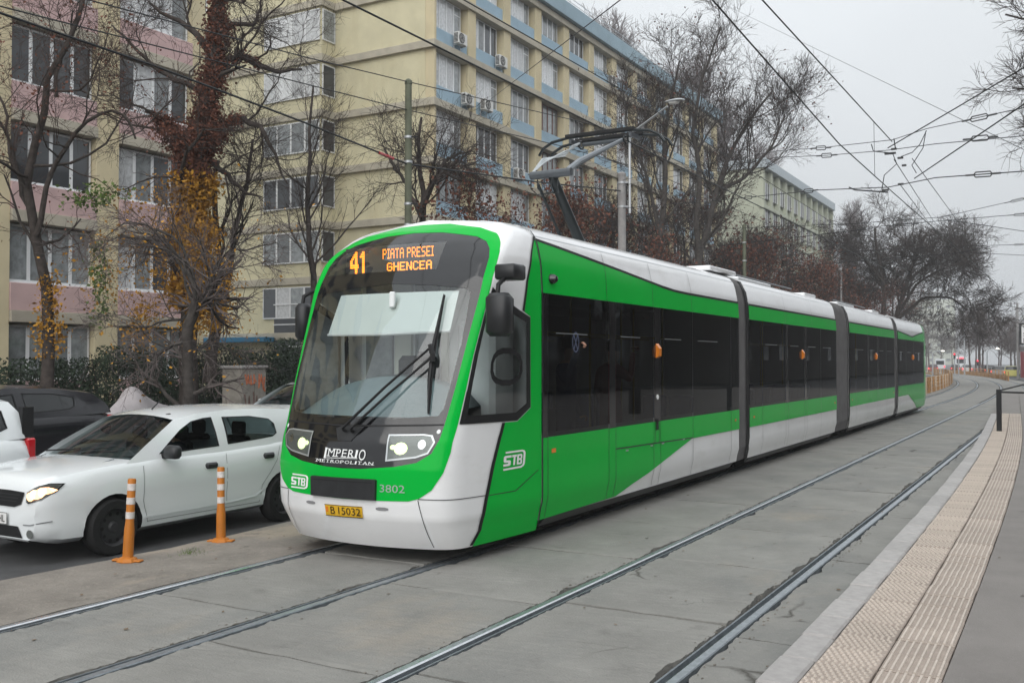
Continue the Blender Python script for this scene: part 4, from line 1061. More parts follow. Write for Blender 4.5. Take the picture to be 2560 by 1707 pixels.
# ---------------------------------------------------------------- vehicles
def lerp(tab, y): return float(np.interp(y, [t[0] for t in tab], [t[1] for t in tab]))
def make_car(name, label, cat, loc, rz, s, paint, group=None, detail=True, glassm=None, rim=None, lit=False):
    """s: L length, W half width, zt/zb/w tables along the length (0 = nose), wheels (y1, y2, r), roof outline"""
    r = empty(name, loc, rz); tag(r, label, cat, group)
    L_, W_ = s['L'], s['W']; yo = -L_ / 2
    ys = sorted(set([0, .04, .12, .25, .45, .7, 1.0, 1.4, 1.9, 2.4, 2.9, 3.3] + [L_ - .7, L_ - .4, L_ - .2, L_ - .08, L_]))
    ys = [y for y in ys if y <= L_]
    v = []; f = []
    for y in ys:
        w = W_ * lerp(s['w'], y); zt = lerp(s['zt'], y); zb = lerp(s['zb'], y); zm = zb + (zt - zb) * .55
        half = [(0, zb), (w * .86, zb), (w * .955, zb + .05), (w * .985, zb + .16), (w * .975, zb + .24), (w, zm), (w * .995, zm + (zt - zm) * .45), (w * .965, zt - .07), (w * .91, zt - .012), (w * .80, zt + .005), (w * .4, zt + .022), (0, zt + .028)]
        full = half + [(-x, z) for x, z in reversed(half[1:-1])]
        v += [(x, y + yo, z) for x, z in full]
    n = len(full)
    for k in range(len(ys) - 1):
        for i in range(n): j = (i + 1) % n; f.append((k * n + i, k * n + j, (k + 1) * n + j, (k + 1) * n + i))
    f.append(tuple(range(n))); f.append(tuple(reversed(range((len(ys) - 1) * n, len(ys) * n))))
    me = mesh('body', v, f, [paint, M_under], None, False)
    bm = bmesh.new(); bm.from_mesh(me); bmesh.ops.recalc_face_normals(bm, faces=bm.faces[:]); bm.to_mesh(me); bm.free()
    bo = link('body', me, r)
    # wheel arches cut out of the body
    mb = MB(); wr = s['wheels'][2]
    for yc in s['wheels'][:2]:
        for sg in (-1, 1):
            h = (sg * (W_ - .32), sg * (W_ + .2)); mb.lathe([(0, h[0]), (wr + .055, h[0]), (wr + .055, h[1]), (0, h[1])], 28, 'x', (0, yc + yo, wr), 1)
    cut = mb.ob('cut', [M_under, M_under], r)
    bmc = bmesh.new(); bmc.from_mesh(cut.data); bmesh.ops.remove_doubles(bmc, verts=bmc.verts[:], dist=1e-5); bmesh.ops.recalc_face_normals(bmc, faces=bmc.faces[:]); bmc.to_mesh(cut.data); bmc.free()
    md = bo.modifiers.new('b', 'BOOLEAN'); md.operation = 'DIFFERENCE'; md.object = cut; md.solver = 'EXACT'
    try: md.material_mode = 'TRANSFER'
    except Exception: pass
    dg = bpy.context.evaluated_depsgraph_get(); dg.update()
    nm = bpy.data.meshes.new_from_object(bo.evaluated_get(dg)); bo.modifiers.clear(); bo.data = nm
    nm.polygons.foreach_set('use_smooth', [True] * len(nm.polygons)); nm.set_sharp_from_angle(angle=rad(38))
    bpy.data.objects.remove(cut)
    # wheels
    ty = MB().lathe([(wr * .62, -.10), (wr * .93, -.10), (wr, -.07), (wr, .07), (wr * .93, .10), (wr * .66, .10), (wr * .62, .07)], 28, 'x').me('tyre', M_tyre, True)
    mb = MB().lathe([(0, .07), (wr * .14, .075), (wr * .2, .05), (wr * .45, .06), (wr * .58, .045), (wr * .62, .085), (wr * .66, .10)], 28, 'x')
    for k in range(10): a = k * .628; mb.lathe([(0, .068), (.022, .068)], 6, 'x', (0, wr * .48 * math.cos(a), wr * .48 * math.sin(a)), 1)
    ri = mb.me('rim', [rim or M_rim, M_under], True)
    for yc in s['wheels'][:2]:
        for sg in (-1, 1):
            wh = link('wheel', ty, r, (sg * (W_ - .105), yc + yo, wr), rz=0 if sg > 0 else math.pi); link('rim', ri, wh)
    # cabin
    gl = glassm or M_cglass2
    bel = s['belt']; ro = s['roof']   # roof: (y, z, half width) front to rear; belt: y, z
    wb = lambda y: W_ * lerp(s['w'], y) * .915
    wro = lambda y: float(np.interp(y, [q[0] for q in ro], [q[2] for q in ro])); zro = lambda y: float(np.interp(y, [q[0] for q in ro], [q[1] for q in ro]))
    def side(sg):
        def l(y, z, off):
            z0 = lerp(bel, y); z1 = max(zro(y), z0 + .2); t = min(1.1, max(-.2, (z - z0) / (z1 - z0)))
            x = wb(y) + (wro(y) - wb(y)) * t + .035 * 4 * t * (1 - t) * .5 + off
            return (sg * x, y + yo, z)
        return l
    out = s['side']; wins = s['wins']
    for sg in (1, -1):
        v1, f1 = patch(out, wins, side(sg), .12); 
        if sg < 0: f1 = [q[::-1] for q in f1]
        link('side_frame', mesh('side_frame', v1, f1, paint, None, True, 60), r)
        for wpoly in wins:
            big = [(a, b) for a, b in wpoly]
            v1, f1 = patch(big, [], side(sg), .25, -.006)
            if sg < 0: f1 = [q[::-1] for q in f1]
            wo = link('side_window', mesh('side_window', v1, f1, gl, None, True, 60), r)
            cxp = sum(p[0] for p in wpoly) / len(wpoly); cyp = sum(p[1] for p in wpoly) / len(wpoly)
            inn = [(cxp + (a - cxp) * .955, cyp + (b - cyp) * .92) for a, b in wpoly]
            v1, f1 = patch(wpoly, [inn], side(sg), .2, .003)
            if sg < 0: f1 = [q[::-1] for q in f1]
            link('seal', mesh('seal', v1, f1, M_rubber), wo)
    def top(t, y, off):
        z = zro(y) + .05 * (1 - t * t) + off; return (t * wro(y), y + yo, z)
    v = []; f = []; nt_ = 8; ry = np.linspace(ro[0][0], ro[-1][0], 9)
    for y in ry: v += [top(-1 + 2 * i / nt_, y, 0) for i in range(nt_ + 1)]
    for k in range(8):
        for i in range(nt_): a = k * (nt_ + 1) + i; f.append((a, a + 1, a + nt_ + 2, a + nt_ + 1))
    link('roof', mesh('roof', v, f, paint, None, True), r)
    def screen(nm, ya, za, wa, yb_, zb_, wb_, bow, m):
        v = []; f = []
        for j in range(5):
            t = j / 4
            for i in range(9):
                u = -1 + i / 4; w = wa + (wb_ - wa) * t
                v.append((u * w, ya + (yb_ - ya) * t + yo + bow * u * u, za + (zb_ - za) * t + .03 * (1 - u * u) * (1 if t > 0 else .6) + .03 * t * (1 - t)))
        for j in range(4):
            for i in range(8): a = j * 9 + i; f.append((a, a + 1, a + 10, a + 9))
        return link(nm, mesh(nm, v, f, m, None, True), r)
    wsn = screen('windscreen', s['cowl'][0], s['cowl'][1], wb(s['cowl'][0]) * .97, ro[0][0], ro[0][1] + .015, ro[0][2] * .99, .12, gl)
    screen('rear_screen', s['deck'][0], s['deck'][1], wb(s['deck'][0]) * .95, ro[-1][0], ro[-1][1] + .012, ro[-1][2] * .99, -.08, gl)
    if not detail:
        for sg in (-1, 1):
            MB().bbox(sg * W_ * .80 - .09, sg * W_ * .80 + .09, L_ + yo - .12, L_ + yo + .006, .72, .92, .02).ob('tail_light', M_taillit if lit else M_tail, r)
            MB().bbox(sg * W_ * .72 - .14, sg * W_ * .72 + .14, yo + .01, yo + .16, .60, .76, .02).ob('headlight', M_headlit if s.get('hl') else M_lampbowl, r)
    # dark interior tray and seats
    MB().box(-W_ * .80, W_ * .80, s['cowl'][0] + yo + .2, s['deck'][0] + yo - .1, .55, lerp(bel, 2) + .01).ob('interior', M_int, r)
    for yy in (s['seat'], s['seat'] + .95):
        for sg in (-1, 1):
            MB().bbox(sg * .37 - .2, sg * .37 + .2, yy + yo, yy + yo + .13, .6, 1.13, .04).bbox(sg * .37 - .12, sg * .37 + .12, yy + yo + .04, yy + yo + .12, 1.13, 1.31, .03).ob('seat', M_int, r)
    r['yo'] = yo
    return r

HATCH = dict(L=4.06, W=.865, w=[(0, .80), (.05, .86), (.15, .92), (.35, .96), (.7, .985), (1.2, 1), (3.2, 1), (3.7, .965), (3.92, .88), (4.06, .74)],
             zt=[(0, .76), (.03, .83), (.10, .88), (.35, .93), (.7, .965), (1.05, .99), (1.4, 1.0), (2.5, 1.01), (3.5, 1.06), (3.9, 1.06), (4.06, .98)],
             zb=[(0, .27), (.2, .21), (.8, .20), (3.4, .22), (3.9, .28), (4.06, .36)], wheels=(.83, 3.42, .305),
             belt=[(0, .97), (1.2, .985), (2.4, 1.01), (3.6, 1.06), (4.06, 1.06)], roof=[(1.80, 1.40, .61), (2.1, 1.46, .635), (2.6, 1.485, .64), (3.2, 1.48, .635), (3.76, 1.445, .61)],
             cowl=(1.02, .985), deck=(4.0, 1.06), seat=2.05,
             side=[(.98, .95), (1.30, 1.14), (1.60, 1.30), (1.80, 1.40), (2.1, 1.46), (2.6, 1.485), (3.2, 1.48), (3.76, 1.445), (3.93, 1.22), (4.02, 1.04), (2.5, .98)],
             wins=[[(1.46, 1.035), (1.62, 1.145), (1.84, 1.285), (2.02, 1.375), (2.20, 1.405), (2.33, 1.41), (2.36, 1.06), (1.7, 1.035)], [(2.50, 1.07), (2.49, 1.405), (2.95, 1.395), (3.28, 1.345), (3.36, 1.28), (3.37, 1.155), (3.28, 1.115), (2.9, 1.09)]])
# white hatchback beside the tram (drawn in its own frame, nose towards -y)
wc = make_car('hatchback', 'white hatchback with its headlamp lit, driving beside the orange bollards', 'car', (-9.80, 8.15, -.20), 0, HATCH, M_carw)
yo = -2.03
# bonnet and door joints, grille, bumper, lamps, plate, mirror, handles
def bodyx(y, z):
    w = HATCH['W'] * lerp(HATCH['w'], y); zt = lerp(HATCH['zt'], y); zb = lerp(HATCH['zb'], y); zm = zb + (zt - zb) * .55
    return w * float(np.interp(z, [zb, zb + .05, zb + .16, zb + .24, zm, zm + (zt - zm) * .45, zt - .07], [.86, .955, .985, .975, 1, .995, .965]))
def cside(sg):
    def l(y, z, off): return (sg * (bodyx(y, z) + off), y + yo, z)
    return l
def cpatch(nm, poly, m, off, parent=wc, sides=(1, -1), res=.1, holes=[]):
    o = None
    for sg in sides:
        v, f = patch(poly, holes, cside(sg), res, off)
        if sg < 0: f = [q[::-1] for q in f]
        o = link(nm, mesh(nm, v, f, m, None, True, 60), parent)
    return o
def line(pts, w):
    a = []; b = []
    for i, p in enumerate(pts):
        q0 = pts[max(0, i - 1)]; q1 = pts[min(len(pts) - 1, i + 1)]; d = math.hypot(q1[0] - q0[0], q1[1] - q0[1]); nx, ny = -(q1[1] - q0[1]) / d * w / 2, (q1[0] - q0[0]) / d * w / 2
        a.append((p[0] + nx, p[1] + ny)); b.append((p[0] - nx, p[1] - ny))
    return a + b[::-1]
M_seam = mat('body_seam', (.20, .21, .215), .6, .3)
for pts in ([(1.20, .93), (1.19, .55), (1.26, .30)], [(2.42, .97), (2.42, .30)], [(3.36, 1.0), (3.28, .82), (3.02, .52), (2.98, .31)], [(1.26, .31), (2.98, .31)]): cpatch('door_seam', line(pts, .007), M_seam, .002)
cpatch('sill_ridge', line([(1.2, .36), (2.0, .355), (2.9, .40), (3.1, .50)], .02), M_carw, .012)
for y, z in ((2.17, .845), (3.13, .885)):
    for sg in (1, -1):
        x = bodyx(y, z) + .005
        MB().bbox(sg * x - .03, sg * x + .03, y + yo - .09, y + yo + .09, z - .035, z + .035, .02).ob('door_handle', M_dark, wc)
def mirc(sg):
    m = MB().bbox(-.10, .12, -.07, .06, -.075, .075, .035).ob('door_mirror', M_dark, wc, True, 50, (sg * .93, 1.52 + yo, 1.06))
    MB().bbox(-sg * .12 - .05, -sg * .12 + .05, -.03, .04, -.08, -.02, .01).ob('mirror_foot', M_rubber, m)
mirc(1); mirc(-1)
def front(x, z, off):
    """bumper and bonnet front: the y of the body's nose at (x, z)"""
    ax = abs(x); y = 0.0
    for yy in np.linspace(0, 1.0, 101):
        w = HATCH['W'] * lerp(HATCH['w'], yy); zt = lerp(HATCH['zt'], yy); zb = lerp(HATCH['zb'], yy)
        if w * .99 >= ax and zt + .01 >= z and zb - .01 <= z: y = yy; break
    else: y = 1.0
    return (x, y + yo - off, z)
def fpatch(nm, poly, m, off, parent=wc, holes=[], res=.06):
    v, f = patch(poly, holes, front, res, off); return link(nm, mesh(nm, v, f, m, None, True, 50), parent)
gr = fpatch('grille', [(-.53, .755), (-.47, .63), (-.36, .595), (.36, .595), (.47, .63), (.53, .755), (.30, .765), (-.30, .765)], M_rubber, .012)
for k in range(3): fpatch('grille_bar', [(-.47 + .03 * k, .72 - .035 * k), (.47 - .03 * k, .72 - .035 * k), (.47 - .03 * k, .730 - .035 * k), (-.47 + .03 * k, .730 - .035 * k)], M_dark, .022, gr)
for sg in (1, -1): fpatch('emblem', [(0, .60), (sg * .035, .60), (sg * .12, .70), (sg * .085, .705), (sg * .02, .65), (0, .65)][::sg], M_chrome, .028, gr)
lo = fpatch('lower_grille', [(-.50, .285), (-.42, .40), (.42, .40), (.50, .285)], M_rubber, .010)
fpatch('front_lip', [(-.60, .255), (.60, .255), (.60, .275), (-.60, .275)], M_carw, .02)
pl = fpatch('number_plate', [(-.26, .415), (.26, .415), (.26, .525), (-.26, .525)], M_plw, .03)
fpatch('plate_border', [(-.265, .41), (.265, .41), (.265, .53), (-.265, .53)], M_ink, .028, pl, [[(-.252, .423), (.252, .423), (.252, .517), (-.252, .517)]])
V, Fc = fit_text('LHL', .075, .235, .435, .505); link('lettering', mesh('lettering', [front(a, b, .034) for a, b in V], Fc, M_ink), pl)
for sg in (1, -1):
    hp = [(.56, .665), (.575, .755), (.66, .80), (.765, .84), (.80, .828), (.785, .755), (.73, .685), (.59, .652)]
    hp = hp if sg > 0 else [(-a, b) for a, b in reversed(hp)]
    h = fpatch('headlight', hp, M_lampbowl, .012)
    for cx, cz, ra, m in ((.63, .715, .058, M_headwarm), (.69, .74, .062, M_headwarm), (.75, .775, .045, M_headwarm)):
        fpatch('reflector', [(sg * cx + ra * math.cos(k * .628) * 1.0, cz + ra * math.sin(k * .628) * .8) for k in range(10)], m, .018, h, [], .04)
    fpatch('lens', hp, M_lens, .024, h); 
    q = [(a, b) for a, b in hp]; cx = sum(a for a, b in hp) / 8; cz = sum(b for a, b in hp) / 8
    fpatch('lamp_edge', [(cx + (a - cx) * 1.06, cz + (b - cz) * 1.10) for a, b in hp], M_rubber, .009, h, [hp])
    fpatch('fog_lamp', [(sg * .62 + .055 * math.cos(k * .628), .335 + .045 * math.sin(k * .628)) for k in range(10)], M_lampbowl, .012)
    fpatch('bumper_crease', line([(sg * .50, .42), (sg * .62, .425), (sg * .78, .46)], .012), M_seam, .006)
    MB().bbox(sg * .72 - .07, sg * .72 + .07, 4.06 + yo - .25, 4.06 + yo - .02, .74, 1.02, .03).ob('tail_light', M_tail, wc)
for sg in (1, -1): MB().tube([(sg * .55, .55 + yo, .915), (sg * .60, 1.0 + yo, 1.01)], .006, 4).ob('bonnet_joint', M_seam, wc)
for sg in (.2, -.45): MB().tube([(sg - .3, 1.10 + yo, 1.035), (sg + .25, 1.16 + yo, 1.075)], .010, 5).ob('wiper', M_rubber, wc)
MB().tube([(0, 2.0 + yo, 1.50), (.0, 2.12 + yo, 1.60)], .008, 5).ob('aerial', M_rubber, wc)

# driver
def person(name, label, loc, rz=0, stand=False, cloth=None):
    v = [(0, 0, 0), (0, -.02, .28), (0, -.03, .50), (0, -.05, .58), (0, -.075, .66), (0, -.085, .78),
         (.19, -.02, .46), (.25, -.16, .24), (.17, -.42, .20), (-.19, -.02, .46), (-.25, -.16, .24), (-.17, -.42, .24),
         (.10, -.15, -.02), (.12, -.50, .0), (-.10, -.15, -.02), (-.12, -.50, .0)]
    e = [(0, 1), (1, 2), (2, 3), (3, 4), (4, 5), (2, 6), (6, 7), (7, 8), (2, 9), (9, 10), (10, 11), (0, 12), (12, 13), (0, 14), (14, 15)]
    rr = [.15, .15, .13, .055, .085, .075, .075, .05, .035, .075, .05, .035, .09, .07, .09, .07]
    if stand:
        v[7] = (.25, -.02, .20); v[8] = (.22, -.12, -.04); v[10] = (-.27, -.10, .34); v[11] = (-.20, -.22, .72)
        v[12] = (.10, -.02, -.06); v[13] = (.11, .0, -.88); v[14] = (-.10, -.02, -.06); v[15] = (-.11, .04, -.88)
    me = bpy.data.meshes.new('person'); me.from_pydata(v, e, []); me.materials.append(cloth or M_coat); me.materials.append(M_skin)
    o = bpy.data.objects.new(name, me); COL.objects.link(o)
    sk = o.modifiers.new('s', 'SKIN'); o.modifiers.new('ss', 'SUBSURF').levels = 2
    for i, k in enumerate(rr): me.skin_vertices[0].data[i].radius = (k, k * (.75 if i in (0, 1, 2) else 1))
    me.skin_vertices[0].data[0].use_root = True
    dg = bpy.context.evaluated_depsgraph_get(); dg.update(); nm = bpy.data.meshes.new_from_object(o.evaluated_get(dg))
    o.modifiers.clear(); o.data = nm
    mi = []
    for p in nm.polygons:
        c = p.center; mi.append(1 if (c.z > .545 and abs(c.x) < .12) or (c.y < -.38 and c.z > .1 and not stand) else 0)
    if len(nm.materials) < 2: nm.materials.append(M_skin)
    nm.polygons.foreach_set('material_index', mi); nm.polygons.foreach_set('use_smooth', [True] * len(mi))
    o.location = loc; o.rotation_euler = (0, 0, rz); tag(o, label, 'person')
    MB().lathe([(.0, .885), (.05, .875), (.085, .84), (.096, .78), (.09, .72)], 14, 'z', (0, -.065, 0)).ob('hair', M_hair, o, True)
    MB().prism([(-.09, -.005), (-.175, -.045), (-.09, -.05)], -.012, .012, 'yz').ob('nose', M_skin, o, loc=(0, 0, .765))
    for sg in (-1, 1): MB().lathe([(0, -.012), (.012, 0), (0, .012)], 8, 'z', (sg * .032, -.158, .785)).ob('eye', M_ink, o)
    for sg in (-1, 1):
        mb = MB()
        for k in range(5):
            a = (sg * .17 + (k - 2) * .018, -.44, .21 if sg > 0 else .25) if not stand else ((.22 + (k - 2) * .016, -.13, -.08) if sg > 0 else (-.20 + (k - 2) * .016, -.23, .76))
            mb.tube([a, (a[0], a[1] - .05, a[2] + .02), (a[0], a[1] - .075, a[2] - .01), (a[0], a[1] - .06, a[2] - .035)], [.010, .009, .008, .007], 6)
        mb.ob('fingers', M_skin, o, True)
    return o
person('person', 'driver in dark clothes holding the wheel of the white hatchback', (-9.80 + .37, 8.15 + .09 - .10, .38))
person('person', 'passenger in a blue coat standing behind the first side window of the tram', (-5.05, 9.95, 1.32), rad(100), True, mat('cloth_blue', (.03, .05, .16), .9))
person('person', 'passenger in a red coat standing by the tram door button', (-5.2, 11.55, 1.30), rad(160), True, mat('cloth_red', (.22, .02, .03), .9))

WAGON = dict(HATCH); WAGON.update(L=4.5, zt=[(0, .62), (.12, .78), (.35, .88), (1.05, .99), (2.5, 1.02), (4.2, 1.04), (4.5, .98)], w=[(0, .72), (.15, .87), (.7, .985), (4.1, 1), (4.4, .93), (4.5, .84)],
             zb=[(0, .27), (.2, .21), (4.2, .25), (4.5, .36)], wheels=(.85, 3.48, .305), belt=[(0, .97), (2.4, 1.0), (4.5, 1.06)],
             roof=[(1.85, 1.40, .60), (2.4, 1.47, .63), (3.6, 1.47, .63), (4.25, 1.42, .60)], deck=(4.47, 1.03),
             side=[(.98, .95), (1.30, 1.14), (1.85, 1.40), (2.4, 1.47), (3.6, 1.47), (4.25, 1.42), (4.42, 1.22), (4.49, 1.02), (2.5, .98)],
             wins=[[(1.46, 1.035), (1.84, 1.285), (2.05, 1.38), (2.33, 1.41), (2.36, 1.06)], [(2.50, 1.07), (2.49, 1.41), (3.25, 1.405), (3.27, 1.09)], [(3.38, 1.09), (3.36, 1.405), (3.95, 1.39), (4.12, 1.33), (4.15, 1.14), (4.02, 1.10)]])
van = make_car('estate_car', 'white estate car cut off by the frame, its red tail lamp beside the hatchback bonnet', 'car', (-11.95, 5.25, -.20), 0, WAGON, M_carw, glassm=M_cardglass)
van.scale = (1, 1, 1.12)
for sg in (1, -1):
    MB().bbox(sg * .74 - .06, sg * .74 + .045, 2.14, 2.262, .66, 1.02, .02).ob('tail_light', M_tail, van)
    MB().tube([(sg * .60, -.2, 1.50), (sg * .61, 0, 1.545), (sg * .61, 1.5, 1.545), (sg * .60, 1.75, 1.49)], .018, 6).ob('roof_rail', M_dark, van)
    MB().box(sg * .66, sg * .74, 2.10, 2.25, 1.03, 1.36).ob('pillar_trim', M_rubber, van)
SUV = dict(HATCH); SUV.update(L=4.3, W=.89, zt=[(0, .70), (.12, .85), (.35, .95), (1.05, 1.05), (2.5, 1.05), (3.7, 1.08), (4.1, 1.05), (4.3, .92)], w=[(0, .72), (.15, .87), (.7, .985), (3.7, 1), (4.1, .93), (4.3, .80)],
           zb=[(0, .30), (.2, .24), (4.0, .27), (4.3, .40)], wheels=(.85, 3.47, .33), belt=[(0, 1.0), (2.4, 1.05), (4.3, 1.14)],
           roof=[(1.85, 1.45, .60), (2.3, 1.52, .63), (3.1, 1.50, .62), (3.9, 1.40, .58)], deck=(4.2, 1.08), cowl=(1.02, 1.03),
           side=[(.98, 1.0), (1.35, 1.24), (1.85, 1.45), (2.3, 1.52), (3.1, 1.50), (3.9, 1.40), (4.08, 1.24), (4.22, 1.06), (2.5, 1.02)],
           wins=[[(1.5, 1.08), (1.78, 1.28), (2.05, 1.40), (2.40, 1.43), (2.43, 1.10)], [(2.56, 1.11), (2.54, 1.435), (3.1, 1.42), (3.5, 1.35), (3.45, 1.20), (3.35, 1.15)]])
suv = make_car('parked_car', 'dark grey crossover parked at the kerb behind the white estate car', 'car', (-15.35, 9.2, -.06), 0, SUV, M_cardk, glassm=M_cardglass)
for sg in (1, -1): MB().bbox(sg * .76 - .10, sg * .76 + .08, 1.93, 2.13, .85, 1.02, .02).ob('tail_light', M_tail, suv)
pw_ = make_car('parked_car', 'white car parked behind the tram nose, only its windscreen and roof showing', 'car', (-15.0, 16.8, -.06), 0, HATCH, M_carw)
for sg in (1, -1):
    MB().bbox(-.10, .10, -.07, .06, -.07, .07, .03).ob('door_mirror', M_carw, pw_, True, 50, (sg * .96, -.5, 1.04))
    MB().bbox(sg * .62 - .14, sg * .62 + .14, -1.98, -1.75, .58, .72, .02).ob('headlight', M_lampbowl, pw_)

# far traffic
FAR = dict(HATCH)
silver = mat('car_silver', (.38, .40, .42), .25, .5, .3); yellow = mat('car_yellow', (.62, .58, .16), .3, .5); blue = mat('car_blue', (.07, .12, .17), .25, .5); redc = mat('car_red', (.30, .02, .02), .25, .5)
far_list = [((-7.95, 134, -.2), silver, 'silver car driving away near the far end of the fence', rad(183)), ((-6.3, 131, -.2), yellow, 'yellow taxi beside the silver car in the distance', rad(183)),
            ((-13.4, 96, -.2), blue, 'blue car in the distance just past the tail of the tram', rad(180)), ((-10.9, 160, -.2), M_cardk, 'dark car with glowing brake lamps left of the silver car', rad(194)),
            ((-12.9, 177, -.2), redc, 'red car with lit tail lamps queueing far away', rad(192)), ((-15.5, 180, -.2), M_carw, 'small white car waiting under the traffic lights', rad(190)),
            ((-21.5, 187, -.2), redc, 'red car leading the far queue of brake lamps', rad(188)), ((-18.6, 195, -.2), M_cardk, 'black car in the middle of the far queue of brake lamps', rad(188)),
            ((-23.5, 182, -.2), M_carw, 'white car far off on the extreme left of the queue', rad(188)), ((-16.8, 110, -.2), silver, 'silver car far off on the roadway behind the tram tail', rad(180)),
            ((-24.0, 210, -.2), M_cardk, 'black car furthest back in the queue by the white van', rad(186))]
proto = {}
for loc, pm, lab, rz in far_list:
    if pm not in proto:
        o = make_car('distant_car', lab, 'car', loc, rz, FAR, pm, 'distant traffic at the junction', False, M_cardglass, M_rimal, True); proto[pm] = o
    else:
        o = copy_tree(proto[pm]); o.location = loc; o.rotation_euler = (0, 0, rz); o['label'] = lab
def boxvan(name, label, cat, loc, w, l, h, rz, bus=False):
    r = empty(name, loc, rz); tag(r, label, cat)
    MB().bbox(-w / 2, w / 2, 0, l, .35, h, .12).ob('body', M_carw, r)
    MB().bbox(-w * .38, w * .38, -.04, .02, h * .52, h * .86, .03).ob('rear_window', M_cardglass, r)
    for sg in (-1, 1):
        MB().bbox(sg * w * .43 - .10, sg * w * .43 + .10, -.05, .05, .7, 1.1, .02).ob('tail_light', M_taillit, r)
        for yy in (1.2, l - 1.2): MB().lathe([(0, sg * .14), (.42, sg * .14), (.45, 0), (.42, -sg * .14)], 14, 'x', (sg * (w / 2 - .15), yy, .45)).ob('wheel', M_tyre, r)
    if bus: MB().bbox(-w * .30, w * .30, -.06, -.03, h * .88, h * .95, .01).ob('route_sign', M_taillit, r)
boxvan('city_bus', 'white city bus seen from behind in the far traffic', 'bus', (-22.4, 248, -.2), 2.5, 11, 3.1, rad(6), True)
boxvan('delivery_van', 'white van with red tail lamps in front of the far trees', 'van', (-25.6, 236, -.2), 2.1, 5.5, 2.6, rad(6))

# ---------------------------------------------------------------- street furniture
def make_bollard():
    r = empty('bollard')
    MB().lathe([(.0, .03), (.10, .012), (.105, .0), (.08, .034), (.054, .042), (.052, .05)], 8, 'z').bbox(-.14, .14, -.045, .045, .0, .02, .008).ob('base', M_orange, r, True, 30)
    prof = [(.049, .045), (.048, .18), (.046, .30), (.040, .36), (.038, .385), (.038, .765), (.033, .775), (0, .777)]
    MB().lathe(prof, 16).ob('post', M_orange, r, True)
    for z in (.40, .535, .665): MB().lathe([(.0375, z), (.0405, z + .002), (.0405, z + .063), (.0375, z + .065)], 16).ob('reflective_band', M_refw, r, True)
    return r
b0 = make_bollard()
for i, (y, lab) in enumerate(((6.15, 'orange bollard with white bands in front of the hatchback front wheel'), (7.31, 'orange bollard with white bands in front of the hatchback door handle'))):
    o = b0 if i == 0 else copy_tree(b0); o.location = (-7.74, y, .005); o.rotation_euler = (rad(-1.5), rad(2 - 3 * i), rad(25)); tag(o, lab, 'bollard', 'orange bollards beside the track')

cabt = empty('utility_cabinet', (-17.3, 17.05, .06), rad(14)); tag(cabt, 'grey concrete utility cabinet with orange and brown graffiti on the pavement', 'cabinet')
MB().bbox(-.26, .26, -.55, .55, 0, 1.66, .015).ob('body', M_cab, cabt); MB().bbox(-.30, .30, -.60, .60, 1.661, 1.73, .012).ob('cap', M_kerb, cabt)
for sy in (-.53, .02): MB().bbox(.261, .275, sy, sy + .51, .12, 1.55, .004).ob('door', M_cab, cabt)
def scrawl(nm, m, pts, w, x): 
    mb = MB()
    for p in pts: mb.tube([(x, a, b) for a, b in p], w, 5)
    mb.ob(nm, m, cabt)
scrawl('graffiti', M_graf, [[(-.42, 1.52), (-.36, 1.30), (-.30, 1.5), (-.25, 1.3)], [(-.18, 1.5), (-.16, 1.28), (-.02, 1.3), (-.04, 1.5), (.05, 1.34)], [(.20, 1.52), (.18, 1.2), (.30, 1.5), (.40, 1.15), (.45, 1.45)], [(.30, 1.40), (.47, 1.10)]], .028, .279)
scrawl('graffiti', M_graf2, [[(-.45, 1.05), (-.3, .5), (-.25, 1.0), (-.12, .4)], [(-.05, 1.1), (0, .6), (.1, 1.0), (.14, .5)], [(.22, .95), (.24, .45), (.36, .9), (.42, .4)]], .02, .279)

tp = empty('covered_motorcycle', (-15.7, 12.75, -.06), rad(8)); tag(tp, 'motorcycle under a crumpled pale grey cover between parked cars', 'motorcycle')
v = []; f = []; n1, n2 = 22, 14
for i in range(n1 + 1):
    t = i / n1; y = -1.1 + 2.2 * t
    hgt = float(np.interp(t, [0, .1, .25, .38, .5, .62, .8, .92, 1], [.55, .95, 1.22, 1.47, 1.36, 1.18, 1.05, .85, .5])); w = float(np.interp(t, [0, .15, .4, .8, 1], [.12, .36, .46, .38, .14]))
    for j in range(n2 + 1):
        a = math.pi * j / n2; c = math.cos(a); s_ = math.sin(a)
        d = mnoise.noise((y * 2.2, c * 2.5, s_ * 2)) * .07 + .025 * math.sin(9 * y + 5 * a)
        v.append((c * (w + d) * (1.25 - .35 * s_), y, max(.0, s_ ** .75 * (hgt + d))))
for i in range(n1):
    for j in range(n2): a = i * (n2 + 1) + j; f.append((a, a + n2 + 1, a + n2 + 2, a + 1))
link('cover', mesh('cover', v, f, M_tarp, None, True), tp)
for yy in (-.7, .7): MB().lathe([(.2, -.05), (.3, -.05), (.3, .05), (.2, .05)], 18, 'x', (0, yy, .30)).ob('wheel', M_tyre, tp, True)

